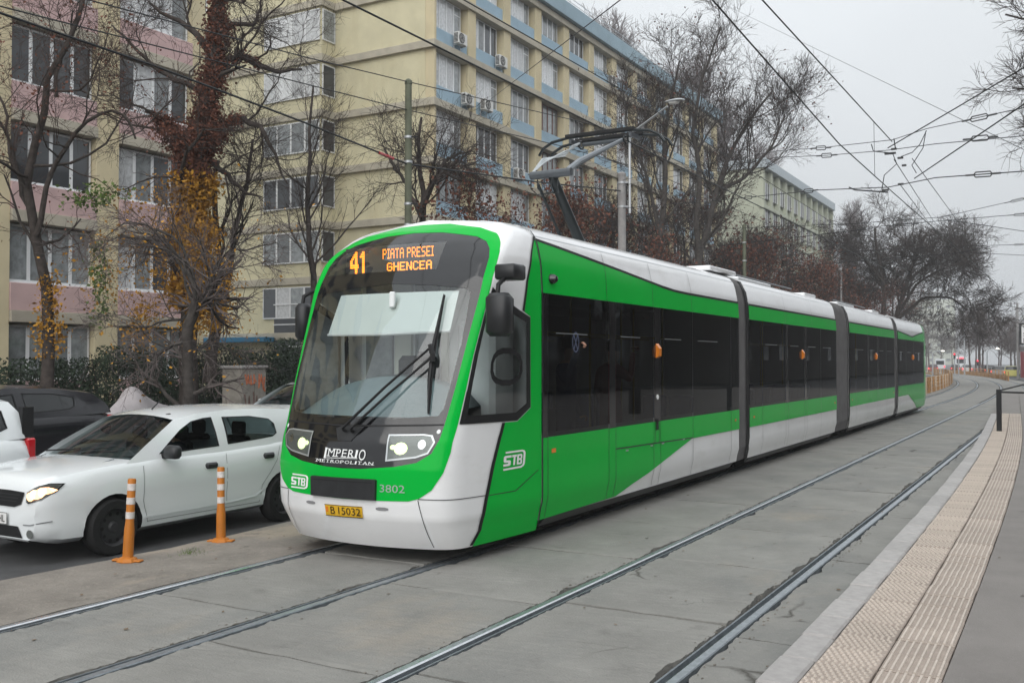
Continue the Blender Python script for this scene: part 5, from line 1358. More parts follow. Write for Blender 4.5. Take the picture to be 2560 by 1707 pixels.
# poles
def pole(name, x, y, h, r0, r1, m, lab, bands=(), cat='pole'):
    o = empty(name, (x, y, 0)); tag(o, lab, cat)
    MB().lathe([(r0 + .05, -.2), (r0 + .05, .15), (r0, .2), ((r0 + r1) / 2, h / 2), (r1, h), (r1 + .012, h), (r1 + .012, h + .08), (r1 * .6, h + .13), (0, h + .15)], 16).ob('shaft', m, o, True)
    for z in bands: MB().lathe([(r1 + .004, z - .03), (r1 + .022, z - .03), (r1 + .022, z + .03), (r1 + .004, z + .03)], 16).ob('clamp', M_galv, o, True)
    return o
p1 = pole('tram_pole', -15.0, 20.55, 9.15, .105, .088, M_pole, 'green painted tram wire pole standing before the yellow end wall', (7.75, 7.1, 6.0, 5.45))
for z in (7.75, 6.0): MB().tube([(.09, 0, z), (.32, -.03, z - .03)], .022, 6).ob('hook', M_dark, p1)
p2 = pole('lamp_pole', -13.75, 31.6, 8.45, .165, .135, M_polec, 'grey concrete pole carrying the street lamp behind the pantograph', (8.2, 7.35), 'street lamp')
MB().tube([(.30, 0, 7.1), (.30, 0, 9.3), (.32, -.02, 9.75), (.5, -.1, 9.95), (2.1, -1.0, 10.42)], [.05, .05, .045, .04, .035], 8).ob('arm', M_galv, p2, True)
for z in (8.2, 7.35): MB().box(.1, .32, -.04, .04, z - .03, z + .03).ob('bracket', M_galv, p2)
lh = MB()
lh.lathe([(0, -.45), (.07, -.42), (.11, -.25), (.14, .05), (.13, .3), (.07, .45), (0, .47)], 14, 'y')
lme = lh.me('lamp_head', M_galv, True)
for vtx in lme.vertices: vtx.co.z *= .42
lo_ = link('lamp_head', lme, p2, (2.42, -1.2, 10.52), rot=(rad(-8), 0, rad(-120)))
MB().lathe([(0, -.3), (.09, -.2), (.10, .15), (0, .3)], 12, 'y').ob('lamp_glass', M_plw, lo_, True, loc=(0, 0, -.03))
pole('tram_pole', -14.1, 47.6, 8.6, .10, .085, M_pole, 'slim green tram pole rising from the russet bushes behind the tram', (7.8, 6.9))
for x, y, lab in ((-14.5, 73, 'thin pale pole in front of the dark thicket above the tram'), (-16.5, 100, 'distant thin tram pole far up the left pavement')): pole('tram_pole', x, y, 8.5, .08, .07, M_polec, lab)
pole('tram_pole', -5.5, 128, 8.6, .13, .11, M_polec, 'grey tram pole far ahead beside the red sign at the frame edge')
sg_ = empty('shop_sign', (-5.0, 127, 0)); tag(sg_, 'black and white vertical sign on a red post at the right frame edge', 'sign')
MB().bbox(-.2, .2, -.15, .15, 0, 3.0, .02).ob('post', mat('sign_red', (.16, .012, .018), .6), sg_); MB().bbox(-.3, 3.0, -.1, .1, 3.8, 6.3, .03).ob('board', M_cardk, sg_)
MB().bbox(-.05, 2.8, -.14, -.101, 4.0, 6.1, .01).ob('panel', M_plw, sg_)
V, Fc = fit_text('FIV', 0, 1.9, .25, 1.0); link('lettering', mesh('lettering', [(.15 + (1.0 - b) * 1.3, -.145, 4.05 + a) for a, b in V], Fc, M_ink), sg_)
MB().prism([(-.1, 3.0), (3.2, 3.0), (3.2, 1.0), (1.0, 1.6), (.3, 2.4)], -.1, .1, 'xz').ob('canopy', M_plw, sg_)

# handrail at the platform end
hr = empty('handrail', (-1.50, 25.5, .25)); tag(hr, 'black metal handrail with one thick post at the platform end', 'handrail')
MB().bbox(-.055, .055, -.055, .055, 0, .98, .008).ob('post', M_rubber, hr)
for a, b in (((0, 0, .95), (.28, 6.2, .97)), ((0, 0, .92), (1.6, -.35, .90)), ((1.6, -.35, .90), (5, -1, .90))): MB().tube([a, b], .022, 8).ob('bar', M_rubber, hr)

# low ochre guard fence along the far track
fe = empty('guard_fence', (-7.2, 58, 0)); tag(fe, 'low ochre and cream guard fence curving along the far track past the tram tail', 'fence')
fp = MB().box(-.05, .05, -.05, .05, 0, .95).me('post', M_fencew); k = 0
fp2 = MB().box(-.05, .05, -.05, .05, 0, .95).me('post', M_fence)
def fx(y): return -7.25 + bend(y) * .92
y = 56.0; prev = None
while y < 165:
    link('post', fp if k % 2 else fp2, fe, (fx(y) + 7.2, y - 58, 0))
    if prev is not None:
        pa, pb = (fx(prev) + 7.2, prev - 58), (fx(y) + 7.2, y - 58)
        for z in (.30, .52, .74, .92): MB().tube([(pa[0], pa[1], z), (pb[0], pb[1], z)], .022, 4).ob('bar', M_fencew if (k // 4) % 3 != 1 else M_fence, fe)
        MB().add([(pa[0], pa[1], 0), (pb[0], pb[1], 0), (pb[0], pb[1], .24), (pa[0], pa[1], .24)], [(0, 1, 2, 3)]).ob('kick_board', M_fence, fe)
        MB().add([(pa[0] - .02, pa[1], .31), (pb[0] - .02, pb[1], .31), (pb[0] - .02, pb[1], .90), (pa[0] - .02, pa[1], .90)], [(0, 1, 2, 3)]).ob('panel', M_fence, fe) if (k // 3) % 2 else None
    prev = y; y += 1.6 if y < 80 else 3.5; k += 1
fe2 = empty('guard_fence', (-1, 104, 0)); tag(fe2, 'ochre guard fence on the outer side of the far curve, near the silver car', 'fence')
for k in range(16):
    yy = 104 + k * 4; x = -2.2 + bend(yy) * .95; x2 = -2.2 + bend(yy + 4) * .95
    link('post', fp2, fe2, (x + 1, yy - 104, 0))
    for z in (.35, .62, .9): MB().tube([(x + 1, yy - 104, z), (x2 + 1, yy - 100, z)], .03, 4).ob('bar', M_fence, fe2)
    MB().add([(x + 1, yy - 104, 0), (x2 + 1, yy - 100, 0), (x2 + 1, yy - 100, .5), (x + 1, yy - 104, .5)], [(0, 1, 2, 3)]).ob('kick_board', M_fence, fe2)

# traffic lights and small far lamps
def signal(x, y, h, lab):
    o = empty('traffic_light', (x, y, 0)); tag(o, lab, 'traffic light')
    MB().tube([(0, 0, 0), (0, 0, h)], .08, 8).ob('post', M_galv, o); MB().bbox(-.12, .12, -.10, .10, h - .7, h + .08, .03).ob('head', M_dark, o)
    MB().lathe([(0, -.13), (.09, -.125), (.10, -.10)], 12, 'y', (0, 0, h - .05)).ob('red_lamp', M_taillit, o, True)
signal(-13.65, 142.3, 2.9, 'red traffic light on a tall thin post above the far cars'); signal(-10.97, 143.8, 2.0, 'red traffic light lower down among the far cars')
def street_lamp(x, y, h, lab, lit):
    o = empty('street_lamp', (x, y, 0)); tag(o, lab, 'street lamp')
    MB().tube([(0, 0, 0), (0, 0, h), (.3, -.1, h + .3), (1.2, -.4, h + .4)], [.10, .08, .06, .05], 8).ob('post', M_galv, o)
    MB().bbox(1.1, 1.5, -.55, -.40, h + .32, h + .42, .03).ob('lamp_head', M_headlit if lit else M_galv, o)
street_lamp(-12.5, 143, 6.6, 'pale street lamp post standing behind the white bus', False); street_lamp(-13.5, 146, 5.0, 'shorter pale lamp post left of the bus', False)
street_lamp(-9.9, 145, 3.2, 'lit white lamp before the dark trees on the far right', True); street_lamp(-16.2, 141, 2.9, 'lit white lamp before the dark trees near the tram tail', True)
# ---------------------------------------------------------------- trees
CR = np.array([math.cos(rad(30)), math.sin(rad(30)), 0]); CD = np.array([-math.sin(rad(30)), math.cos(rad(30)), 0])
def tubes(P, Rd, n):
    """P (N,S,3) centre lines, Rd (N,S) radii -> verts, quads"""
    N, S, _ = P.shape
    T_ = np.gradient(P, axis=1); T_ /= np.linalg.norm(T_, axis=2, keepdims=True) + 1e-9
    ref = np.where(np.abs(T_[:, :1, 2:3]) > .9, np.array([1., 0, 0]), np.array([0, 0, 1.]))
    u = np.cross(T_, np.broadcast_to(ref, T_.shape)); u /= np.linalg.norm(u, axis=2, keepdims=True) + 1e-9
    w = np.cross(T_, u); a = np.arange(n) * 2 * np.pi / n
    V = P[:, :, None, :] + Rd[:, :, None, None] * (u[:, :, None, :] * np.cos(a)[None, None, :, None] + w[:, :, None, :] * np.sin(a)[None, None, :, None])
    b = (np.arange(N) * S * n)[:, None, None] + (np.arange(S - 1) * n)[None, :, None]
    j = np.arange(n)[None, None, :]; j2 = (np.arange(n) + 1)[None, None, :] % n
    Q = np.stack([b + j, b + j2, b + j2 + n, b + j + n], -1).reshape(-1, 4)
    return V.reshape(-1, 3), Q
def resample(pts, S):
    p = np.array(pts, float); d = np.r_[0, np.cumsum(np.linalg.norm(np.diff(p, axis=0), axis=1))]
    t = np.linspace(0, d[-1], S); return np.stack([np.interp(t, d, p[:, i]) for i in range(3)], 1)
def spawn(P, Rd, n, ln, ang, tmin, rs, up=.1, wob=.25, S=5, rk=.6, rmin=.005, tp=1.0, lk=.45):
    N, S0, _ = P.shape; M = N * n; pi = np.repeat(np.arange(N), n)
    t = tmin + (1 - tmin) * rs.rand(M) ** tp; ft = t * (S0 - 1); i0 = np.minimum(ft.astype(int), S0 - 2); fr = (ft - i0)[:, None]
    pos = P[pi, i0] * (1 - fr) + P[pi, i0 + 1] * fr; r0 = Rd[pi, i0] * (1 - fr[:, 0]) + Rd[pi, i0 + 1] * fr[:, 0]
    d = P[pi, i0 + 1] - P[pi, i0]; d /= np.linalg.norm(d, axis=1, keepdims=True) + 1e-9
    q = rs.randn(M, 3); q -= d * (q * d).sum(1, keepdims=True); q /= np.linalg.norm(q, axis=1, keepdims=True) + 1e-9
    a = ang * (.6 + .8 * rs.rand(M))[:, None]; d = d * np.cos(a) + q * np.sin(a)
    L_ = ln * (.55 + .75 * rs.rand(M)) * (1 - lk * t); out = np.zeros((M, S, 3)); out[:, 0] = pos
    for k in range(1, S):
        d = d + rs.randn(M, 3) * wob + np.array([0, 0, up]); d /= np.linalg.norm(d, axis=1, keepdims=True); out[:, k] = out[:, k - 1] + d * (L_ / (S - 1))[:, None]
    rr = np.maximum(r0 * rk, rmin)[:, None] * np.linspace(1, .35, S)[None, :]; return out, np.maximum(rr, rmin * .6)
def leaf_cloud(name, C, size, m, rs, flat=0.0, parent=None):
    n = len(C); a = rs.randn(n, 3); a /= np.linalg.norm(a, axis=1, keepdims=True); b = rs.randn(n, 3); b[:, 2] *= (1 - flat); b -= a * (a * b).sum(1, keepdims=True); b /= np.linalg.norm(b, axis=1, keepdims=True) + 1e-9
    s = (size * (.5 + rs.rand(n)))[:, None]; c = np.cross(a, b)
    V = np.stack([C - a * s * .6, C + b * s * .38 + c * s * .12, C + a * s * .6, C - b * s * .38 + c * s * .12], 1).reshape(-1, 3)
    return np_mesh(name, V, np.arange(4 * n).reshape(-1, 4), m)
def cam_pts(lines, rs, jit=.25):
    """limb tables (sideways, height) turned into points with some depth wander"""
    out = []
    for l in lines:
        dd = np.cumsum(rs.randn(len(l)) * jit) * .5; dd[0] = 0 if l is lines[0] else dd[0]
        out.append([tuple(CR * r_ + CD * d_ + np.array([0, 0, z_])) for (r_, z_), d_ in zip(l, dd)])
    return out
def tree_meshes(limbs, radii, levels, seed, mb_, mt_, leaves=None, leafm=None, nt=8, tl=1):
    rs = np.random.RandomState(seed)
    P = np.stack([resample(l, 14) for l in limbs]); P[:, 1:-1] += rs.randn(len(limbs), 12, 3) * .02
    Rd = np.stack([np.linspace(a, b, 14) for a, b in radii])
    tv, tq = tubes(P, Rd, nt); cv = []; cq = []; nb = 0; tr = [(tv, tq)]; lv = []
    for i, kw in enumerate(levels):
        P, Rd = spawn(P, Rd, rs=rs, **kw)
        v, q = tubes(P, Rd, 6 if i == 0 else (4 if i == 1 else 3))
        if i < tl: tr.append((v, q))
        else: lv.append((v, q))
    def cat(l):
        V = []; Q = []; n = 0
        for v, q in l: V.append(v); Q.append(q + n); n += len(v)
        return np.concatenate(V), np.concatenate(Q)
    tm = np_mesh('trunk', *cat(tr), mb_, True); cm_ = np_mesh('crown', *cat(lv), mt_)
    lm = None
    if leaves:
        n, size, spread = leaves; idx = rs.randint(0, P.shape[0], n); k = rs.randint(0, P.shape[1], n)
        lm = leaf_cloud('leaves', P[idx, k] + rs.randn(n, 3) * spread, size, leafm, rs)
    return tm, cm_, lm
def plant(name, label, cat, meshes, loc, rz=0, s=1.0, group=None, sz=None):
    r = empty(name, loc, rz); tag(r, label, cat, group); r.scale = (s, s, sz or s)
    link('trunk', meshes[0], r); link('crown', meshes[1], r)
    if meshes[2]: tag(link('leaves', meshes[2], r), kind='stuff')
    return r
T1= [[(0.0, 0.6), (-0.06, 2.49), (-0.11, 3.43), (-0.23, 4.2), (-0.26, 4.54), (-0.37, 4.97), (-0.39, 5.4), (-0.26, 5.83), (-0.09, 6.43), (0.04, 7.12), (0.11, 7.33), (0.47, 8.06), (0.6, 8.49), (0.69, 9.35)], [(-0.21, 4.37), (0.04, 5.57), (0.39, 6.0), (0.73, 6.47), (1.07, 6.73), (1.5, 6.79), (1.76, 6.64), (1.93, 6.17)], [(0.06, 7.16), (0.06, 7.72), (0.39, 8.32), (0.47, 8.83)], [(-0.26, 4.54), (-0.51, 5.23), (-0.73, 6.17), (-0.86, 6.86), (-1.07, 7.29)]]
T2= [[(0.0, 0.56), (0.03, 3.21), (0.08, 4.23), (0.08, 5.45), (0.13, 6.27), (0.39, 6.98), (0.49, 7.8), (0.59, 8.61), (0.69, 9.32), (0.74, 10.34), (0.77, 11.16)], [(0.13, 6.27), (-0.33, 7.18), (-0.73, 7.69), (-1.04, 7.8)], [(0.56, 9.12), (0.23, 9.53), (-0.12, 9.88), (-0.63, 10.14), (-1.04, 10.44)], [(0.52, 8.51), (0.9, 8.97), (1.3, 9.07), (1.71, 8.81), (2.12, 8.71), (2.63, 8.81)], [(0.64, 9.71), (1.0, 9.88), (1.46, 9.94), (1.61, 10.24), (1.71, 10.65)], [(0.39, 6.98), (0.69, 7.49), (1.3, 7.59), (1.71, 7.39), (2.02, 6.78), (2.32, 6.06)], [(0.39, 6.68), (0.79, 6.37), (1.3, 5.86), (1.71, 5.76)], [(0.49, 8.1), (0.08, 8.31), (-0.84, 8.81), (-1.45, 9.43), (-1.85, 9.83)]]
T3= [[(0.0, 0.48), (-0.02, 2.13), (0.07, 2.71), (0.15, 3.04), (0.25, 3.21)], [(0.15, 3.04), (0.4, 3.13), (0.5, 3.23)]]
W3= [[(0.19, 3.04), (0.07, 3.62), (-0.26, 4.12), (-0.68, 4.53), (-1.09, 4.57), (-1.42, 4.28)], [(0.21, 3.13), (0.07, 3.7), (-0.1, 3.95), (-0.59, 4.24), (-1.17, 4.24)], [(0.31, 3.13), (0.31, 3.62), (0.15, 4.03), (-0.18, 4.24)], [(0.19, 3.04), (-0.26, 2.8), (-0.84, 2.63), (-1.5, 2.63)], [(0.4, 3.21), (0.56, 3.79), (0.73, 4.12), (1.55, 4.28)], [(0.07, 3.04), (-0.18, 3.79), (-0.76, 4.36), (-1.34, 4.45), (-1.75, 4.12)], [(0.23, 3.29), (-0.02, 4.12), (-0.43, 4.45), (-0.84, 4.03)], [(0.02, 2.3), (-0.26, 2.13), (-0.59, 1.89)], [(0.02, 2.13), (0.31, 2.3), (0.56, 2.22)]]
T4= [[(-0.08, 1.33), (0.0, 2.33), (0.2, 3.12), (0.37, 3.79), (0.31, 4.47), (0.2, 5.36), (0.15, 6.26), (0.26, 6.94)], [(0.39, 3.91), (0.57, 4.92), (0.73, 5.81), (0.93, 6.49), (1.1, 7.5)]]
T5= [[(0.03, 0.91), (0.0, 4.53), (-0.1, 5.64), (-0.19, 6.75), (-0.1, 8.15), (-0.06, 9.54), (0.0, 10.65)]]
T6= [[(0.03, 1.61), (0.0, 6.2), (0.03, 7.17), (-0.08, 7.87), (-0.15, 8.84), (-0.06, 9.82)], [(0.0, 6.75), (0.33, 7.59), (0.75, 7.87), (1.31, 7.59)], [(0.01, 6.89), (0.61, 8.15), (1.03, 8.56), (1.59, 8.7)], [(0.0, 6.48), (-0.5, 7.59), (-0.92, 8.15), (-1.2, 8.7)]]
T7= [[(-0.45, 1.66), (-0.34, 7.04), (-0.11, 9.29), (0.04, 11.08), (0.0, 13.1), (0.22, 14.9), (0.9, 17.82)], [(-0.22, 7.94), (-0.67, 10.41), (-1.12, 11.98), (-2.02, 13.78)]]
T8= [[(-0.11, 1.66), (0.0, 7.04), (0.79, 9.29), (1.01, 10.86), (1.91, 13.1), (3.03, 14.9), (4.15, 16.24)], [(0.11, 7.27), (-0.11, 9.29), (0.11, 11.53), (-0.34, 13.78), (0.11, 16.47), (1.12, 19.16)], [(1.01, 10.86), (2.58, 11.53), (3.93, 13.1), (4.82, 14.9)]]
T9= [[(0.0, 1.54), (-0.17, 5.58), (0.0, 8.27), (-0.5, 10.97), (-0.67, 12.31)], [(-0.07, 6.59), (0.84, 8.27), (2.19, 9.28), (3.2, 9.62)], [(-0.07, 7.94), (-1.51, 9.62), (-2.36, 10.63)]]
T9b= [[(-0.5, 1.54), (0.0, 5.58), (0.84, 8.27), (1.51, 10.29), (2.19, 11.64)], [(0.17, 5.92), (1.51, 7.94), (3.2, 8.95), (4.88, 9.62)], [(0.0, 5.24), (2.19, 6.93), (4.21, 6.93), (5.55, 5.92)], [(0.84, 8.27), (2.86, 9.96), (3.87, 10.63)]]
rs0 = np.random.RandomState(3)
# thin tree in front of the pink panels
lv = [dict(n=6, ln=2.6, ang=.9, tmin=.35, up=.12, wob=.28, S=7, rk=.45), dict(n=6, ln=1.5, ang=.8, tmin=.25, up=.08, wob=.3, S=5, rk=.5, rmin=.006), dict(n=6, ln=.8, ang=.7, tmin=.2, up=.02, wob=.3, S=4, rk=.6, rmin=.005), dict(n=3, ln=.4, ang=.7, tmin=.2, up=0, wob=.3, S=3, rk=.7, rmin=.004)]
m1 = tree_meshes(cam_pts(T1, rs0), [(.135, .04), (.06, .02), (.04, .015), (.05, .02)], lv, 5, M_barkd, M_twig, (1500, .05, .15), M_lred)
t1 = plant('bare_tree', 'slim bare tree with a long arching bough before the pink panels', 'tree', m1, (-17.5, 11.95, 0))
rsx = np.random.RandomState(8)
def ivy(parent, pts, r0, r1, n, size, m, nm='ivy', jit=.6):
    p = resample(pts, 60); i = rsx.randint(0, 60, n); f = i / 59.; rr = (r0 + (r1 - r0) * f) * (.55 + jit * np.abs(rsx.randn(n)) + .25 * np.sin(p[i, 2] * 5.3 + 1))
    a = rsx.rand(n) * 6.28; C = p[i] + np.stack([np.cos(a) * rr, np.sin(a) * rr, rsx.randn(n) * .07], 1)
    return tag(link(nm, leaf_cloud(nm, C, size, m, rsx, parent=parent), parent), kind='stuff')
c1 = cam_pts(T1, np.random.RandomState(3))
ivy(t1, [p for p in c1[0][:3]][1:] + [c1[0][3]], .16, .16, 0 + 10, .1, M_lyel)
ivy(t1, [(c1[0][1][0], c1[0][1][1], 2.0), (c1[0][1][0], c1[0][1][1], 3.6)], .20, .17, 1000, .055, M_lyel, 'yellow_ivy')

q = CR * .75; ivy(t1, [(q[0], q[1], 5.0), (q[0] * 1.5, q[1] * 1.5, 5.3)], .22, .3, 330, .07, M_lgreen2, 'green_vine', .8)
q = CR * 1.1; ivy(t1, [(q[0], q[1], 2.6), (q[0] * .9, q[1] * .9, 4.2)], .14, .12, 420, .065, M_lgreen2, 'green_vine', .8)
# tree wrapped in ivy
lv = [dict(n=5, ln=2.4, ang=.9, tmin=.2, up=.06, wob=.3, S=7, rk=.4), dict(n=6, ln=1.5, ang=.8, tmin=.2, up=.05, wob=.3, S=5, rk=.5, rmin=.006), dict(n=6, ln=.8, ang=.7, tmin=.2, up=.02, wob=.3, S=4, rk=.6, rmin=.005), dict(n=3, ln=.4, ang=.7, tmin=.2, up=0, wob=.3, S=3, rk=.7, rmin=.004)]
c2 = cam_pts(T2, np.random.RandomState(4), .2)
m2 = tree_meshes(c2, [(.22, .13), (.13, .05), (.10, .03), (.11, .03), (.07, .02), (.10, .02), (.08, .02), (.08, .02)], lv, 6, M_barkd, M_twigd)
t2 = plant('ivy_tree', 'tall tree wrapped in russet ivy above and golden yellow leaves below', 'tree', m2, (-18, 15.95, 0))
ivy(t2, c2[0][4:], .27, .17, 10000, .062, M_lred, 'russet_ivy'); ivy(t2, c2[0][4:7], .36, .30, 3500, .062, M_lred, 'russet_ivy', .5); ivy(t2, c2[1][:3], .30, .22, 3000, .062, M_lred, 'russet_ivy')
ivy(t2, c2[3][:4], .14, .05, 1000, .055, M_lred, 'russet_ivy'); ivy(t2, c2[5][:3], .24, .08, 1300, .058, M_lred, 'russet_ivy')
ivy(t2, [c2[0][1], c2[0][2], c2[0][3], c2[0][4]], .38, .36, 11000, .075, M_lyel, 'yellow_ivy', .5)
for (dr, z0, z1, n) in ((.42, 2.6, 5.0, 2600), (-.5, 3.0, 6.2, 700), (-1.2, 3.2, 5.8, 350), (-1.9, 3.0, 5.0, 200), (.85, 2.6, 4.2, 1300), (-.9, 2.2, 3.2, 500)):
    q = CR * dr + CD * -.4; ivy(t2, [(q[0], q[1], z0), (q[0], q[1], z1)], .26, .18, n, .06, M_lyel, 'yellow_ivy', .9)

# pollarded tree with long whips
wl = cam_pts(W3, np.random.RandomState(9), .35)
lv = [dict(n=9, ln=1.3, ang=.6, tmin=.15, up=.02, wob=.22, S=6, rk=.5, rmin=.006), dict(n=7, ln=.7, ang=.6, tmin=.2, up=-.03, wob=.25, S=4, rk=.6, rmin=.005), dict(n=3, ln=.35, ang=.6, tmin=.2, up=0, wob=.3, S=3, rk=.7, rmin=.004)]
m3 = tree_meshes(cam_pts(T3, np.random.RandomState(9), .05) + wl, [(.105, .10), (.10, .09)] + [(.034, .010)] * len(wl), lv, 12, M_bark, M_twigp, (450, .055, .2), M_lyel)
plant('pollarded_tree', 'low pollarded tree with long pale whips arching left over the parked cars', 'tree', m3, (-14.6, 12.94, -.06))
lv = [dict(n=9, ln=2.0, ang=.8, tmin=.3, up=.1, wob=.25, S=6, rk=.45), dict(n=7, ln=1.2, ang=.7, tmin=.2, up=.06, wob=.25, S=5, rk=.5, rmin=.006), dict(n=6, ln=.7, ang=.7, tmin=.2, up=.03, wob=.25, S=4, rk=.6, rmin=.005)]
m4 = tree_meshes(cam_pts(T4, rs0, .2), [(.17, .04), (.09, .03)], lv, 21, M_barkd, M_twigd)
plant('bare_tree', 'forked dark bare tree growing right of the yellow leaves', 'tree', m4, (-19, 17.6, 0))
lv = [dict(n=16, ln=3.3, ang=.75, tmin=.32, up=.10, wob=.10, S=7, rk=.4), dict(n=8, ln=1.6, ang=.55, tmin=.2, up=.05, wob=.14, S=5, rk=.5, rmin=.007), dict(n=6, ln=.8, ang=.6, tmin=.2, up=.03, wob=.18, S=4, rk=.6, rmin=.006)]
m5 = tree_meshes(cam_pts(T5, rs0, .15), [(.14, .03)], lv, 33, M_barkd, M_twigd)
plant('bare_tree', 'slender bare tree with fanned boughs against the yellow end wall', 'tree', m5, (-21, 23.7, 0))
lv = [dict(n=10, ln=2.2, ang=.8, tmin=.35, up=.04, wob=.25, S=7, rk=.45), dict(n=8, ln=1.4, ang=.7, tmin=.2, up=0, wob=.25, S=5, rk=.5, rmin=.007), dict(n=6, ln=.8, ang=.7, tmin=.2, up=-.02, wob=.25, S=4, rk=.6, rmin=.006)]
m6 = tree_meshes(cam_pts(T6, rs0, .2), [(.20, .04), (.09, .03), (.09, .03), (.09, .03)], lv, 40, M_barkd, M_twigd)
plant('bare_tree', 'dark crooked bare tree just right of the green pole', 'tree', m6, (-18, 25.4, 0))
lv = [dict(n=12, ln=4.8, ang=.62, tmin=.3, up=.17, wob=.16, S=8, rk=.45), dict(n=8, ln=2.5, ang=.6, tmin=.2, up=.12, wob=.20, S=6, rk=.5, rmin=.012), dict(n=6, ln=1.3, ang=.65, tmin=.2, up=.06, wob=.25, S=4, rk=.6, rmin=.010), dict(n=4, ln=.7, ang=.6, tmin=.2, up=.03, wob=.25, S=3, rk=.7, rmin=.008)]
m7 = tree_meshes(cam_pts(T7, rs0, .4), [(.27, .05), (.13, .04)], lv, 51, M_bark, M_twigd, (700, .10, .2), M_lbrown)
plant('bare_tree', 'big bare tree with an upright trunk rising behind the lamp pole', 'tree', m7, (-18.2, 47.5, 0))
m8 = tree_meshes(cam_pts(T8, rs0, .4), [(.27, .05), (.18, .04), (.12, .035)], lv, 52, M_bark, M_twigd, (600, .10, .2), M_lbrown)
plant('bare_tree', 'big bare tree with a wide crown leaning right over the tram', 'tree', m8, (-17.2, 49.2, 0))
lv = [dict(n=9, ln=4.2, ang=.75, tmin=.4, up=.04, wob=.28, S=8, rk=.45), dict(n=8, ln=2.6, ang=.7, tmin=.2, up=.02, wob=.28, S=6, rk=.5, rmin=.018), dict(n=8, ln=1.4, ang=.7, tmin=.2, up=0, wob=.3, S=4, rk=.6, rmin=.015), dict(n=4, ln=.8, ang=.6, tmin=.2, up=0, wob=.3, S=3, rk=.7, rmin=.012)]
m9 = tree_meshes(cam_pts(T9, rs0, .5), [(.25, .08), (.11, .05), (.11, .05)], lv, 61, M_barkd, M_twigd)
plant('bare_tree', 'dark bare tree with a rounded top standing just beyond the tram roof', 'tree', m9, (-12.6, 79.9, 0))
lv2 = [dict(n=10, ln=4.6, ang=.75, tmin=.35, up=-.02, wob=.28, S=8, rk=.45), dict(n=8, ln=2.8, ang=.7, tmin=.2, up=-.02, wob=.28, S=6, rk=.5, rmin=.018), dict(n=8, ln=1.4, ang=.7, tmin=.2, up=-.03, wob=.3, S=4, rk=.6, rmin=.015), dict(n=4, ln=.8, ang=.6, tmin=.2, up=-.02, wob=.3, S=3, rk=.7, rmin=.012)]
m9b = tree_meshes(cam_pts(T9b, rs0, .6), [(.28, .09), (.14, .05), (.14, .05), (.10, .05)], lv2, 62, M_barkd, M_twigd)
plant('bare_tree', 'spreading dark bare tree reaching right over the tram tail towards the wires', 'tree', m9b, (-11.9, 81.2, 0))
# bough reaching in at the top right corner
T10 = [[(3.6, -1.6), (3.4, 4), (3.3, 8.5), (3.2, 12)], [(3.3, 6.2), (2.0, 8.0), (.6, 8.9), (-.5, 9.0)], [(3.3, 7.0), (1.8, 9.4), (.6, 10.6), (-.4, 11.0)], [(3.3, 7.4), (2.2, 10.6), (1.2, 12.2), (.4, 12.9)], [(3.3, 5.6), (1.8, 6.9), (.8, 7.4), (.1, 7.3)], [(3.3, 6.6), (1.9, 8.8), (.4, 9.8), (-.9, 10.0)], [(3.3, 6.0), (1.6, 7.6), (.2, 8.2), (-.8, 8.2)], [(3.3, 8), (2.0, 10.4), (.9, 11.6), (-.1, 12.0)]]
lv = [dict(n=9, ln=1.7, ang=.6, tmin=.3, up=.03, wob=.20, S=6, rk=.5), dict(n=8, ln=1.0, ang=.6, tmin=.15, up=.02, wob=.22, S=5, rk=.55, rmin=.007), dict(n=6, ln=.55, ang=.6, tmin=.15, up=.02, wob=.25, S=4, rk=.7, rmin=.006)]
m10 = tree_meshes(cam_pts(T10, np.random.RandomState(2), .3), [(.22, .1), (.06, .02), (.07, .02), (.07, .02), (.06, .02), (.06, .02), (.06, .02), (.06, .02)], lv, 71, M_barkd, M_twigd)
plant('bare_tree', 'bare tree whose fine boughs fill the upper right corner', 'tree', m10, (-.65, 26.6, .2))

# generic crowns, shared between repeats
def generic(h, r, seed, n=(9, 8, 8, 4), leaves=None, leafm=None, ang=.75, up=.08, mbark=M_barkd, mtw=M_twigd, rmin=.010, wob=.22, spread=.45, trunk0=.25):
    rs = np.random.RandomState(seed); pts = [(0, 0, -.15)]; x = y = 0
    for k in range(1, 7): x += rs.randn() * .05 * h / 6; y += rs.randn() * .05 * h / 6; pts.append((x, y, h * .8 * k / 6))
    lv = [dict(n=n[0], ln=h * spread, ang=ang, tmin=trunk0, up=up, wob=wob, S=7, rk=.45), dict(n=n[1], ln=h * spread * .55, ang=.65, tmin=.2, up=up * .7, wob=wob, S=5, rk=.5, rmin=rmin), dict(n=n[2], ln=h * spread * .3, ang=.65, tmin=.2, up=up * .5, wob=wob, S=4, rk=.6, rmin=rmin * .8), dict(n=n[3], ln=h * spread * .16, ang=.6, tmin=.2, up=0, wob=wob, S=3, rk=.7, rmin=rmin * .65)]
    return tree_meshes([pts], [(r, r * .25)], lv, seed, mbark, mtw, leaves, leafm)
rus = [generic(7.5, .12, 100 + k, (10, 8, 7, 3), (4000 - 400 * k, .10, .30), (M_lred, M_lbrown, M_lred)[k], .8, .06, spread=.42, trunk0=.12) for k in range(3)]
spots = [(-16.0, 27.3), (-19.5, 29.5), (-16.2, 32.0), (-18.8, 35.0), (-15.6, 38.2), (-19.8, 41.0), (-16.2, 44.6), (-19.0, 51.5), (-15.6, 54.5), (-15.8, 59.5), (-18.6, 63.0), (-15.0, 67.5), (-17.5, 72.0), (-14.2, 76.5), (-16.6, 84.0), (-14.8, 92.0), (-17.5, 99.0)]
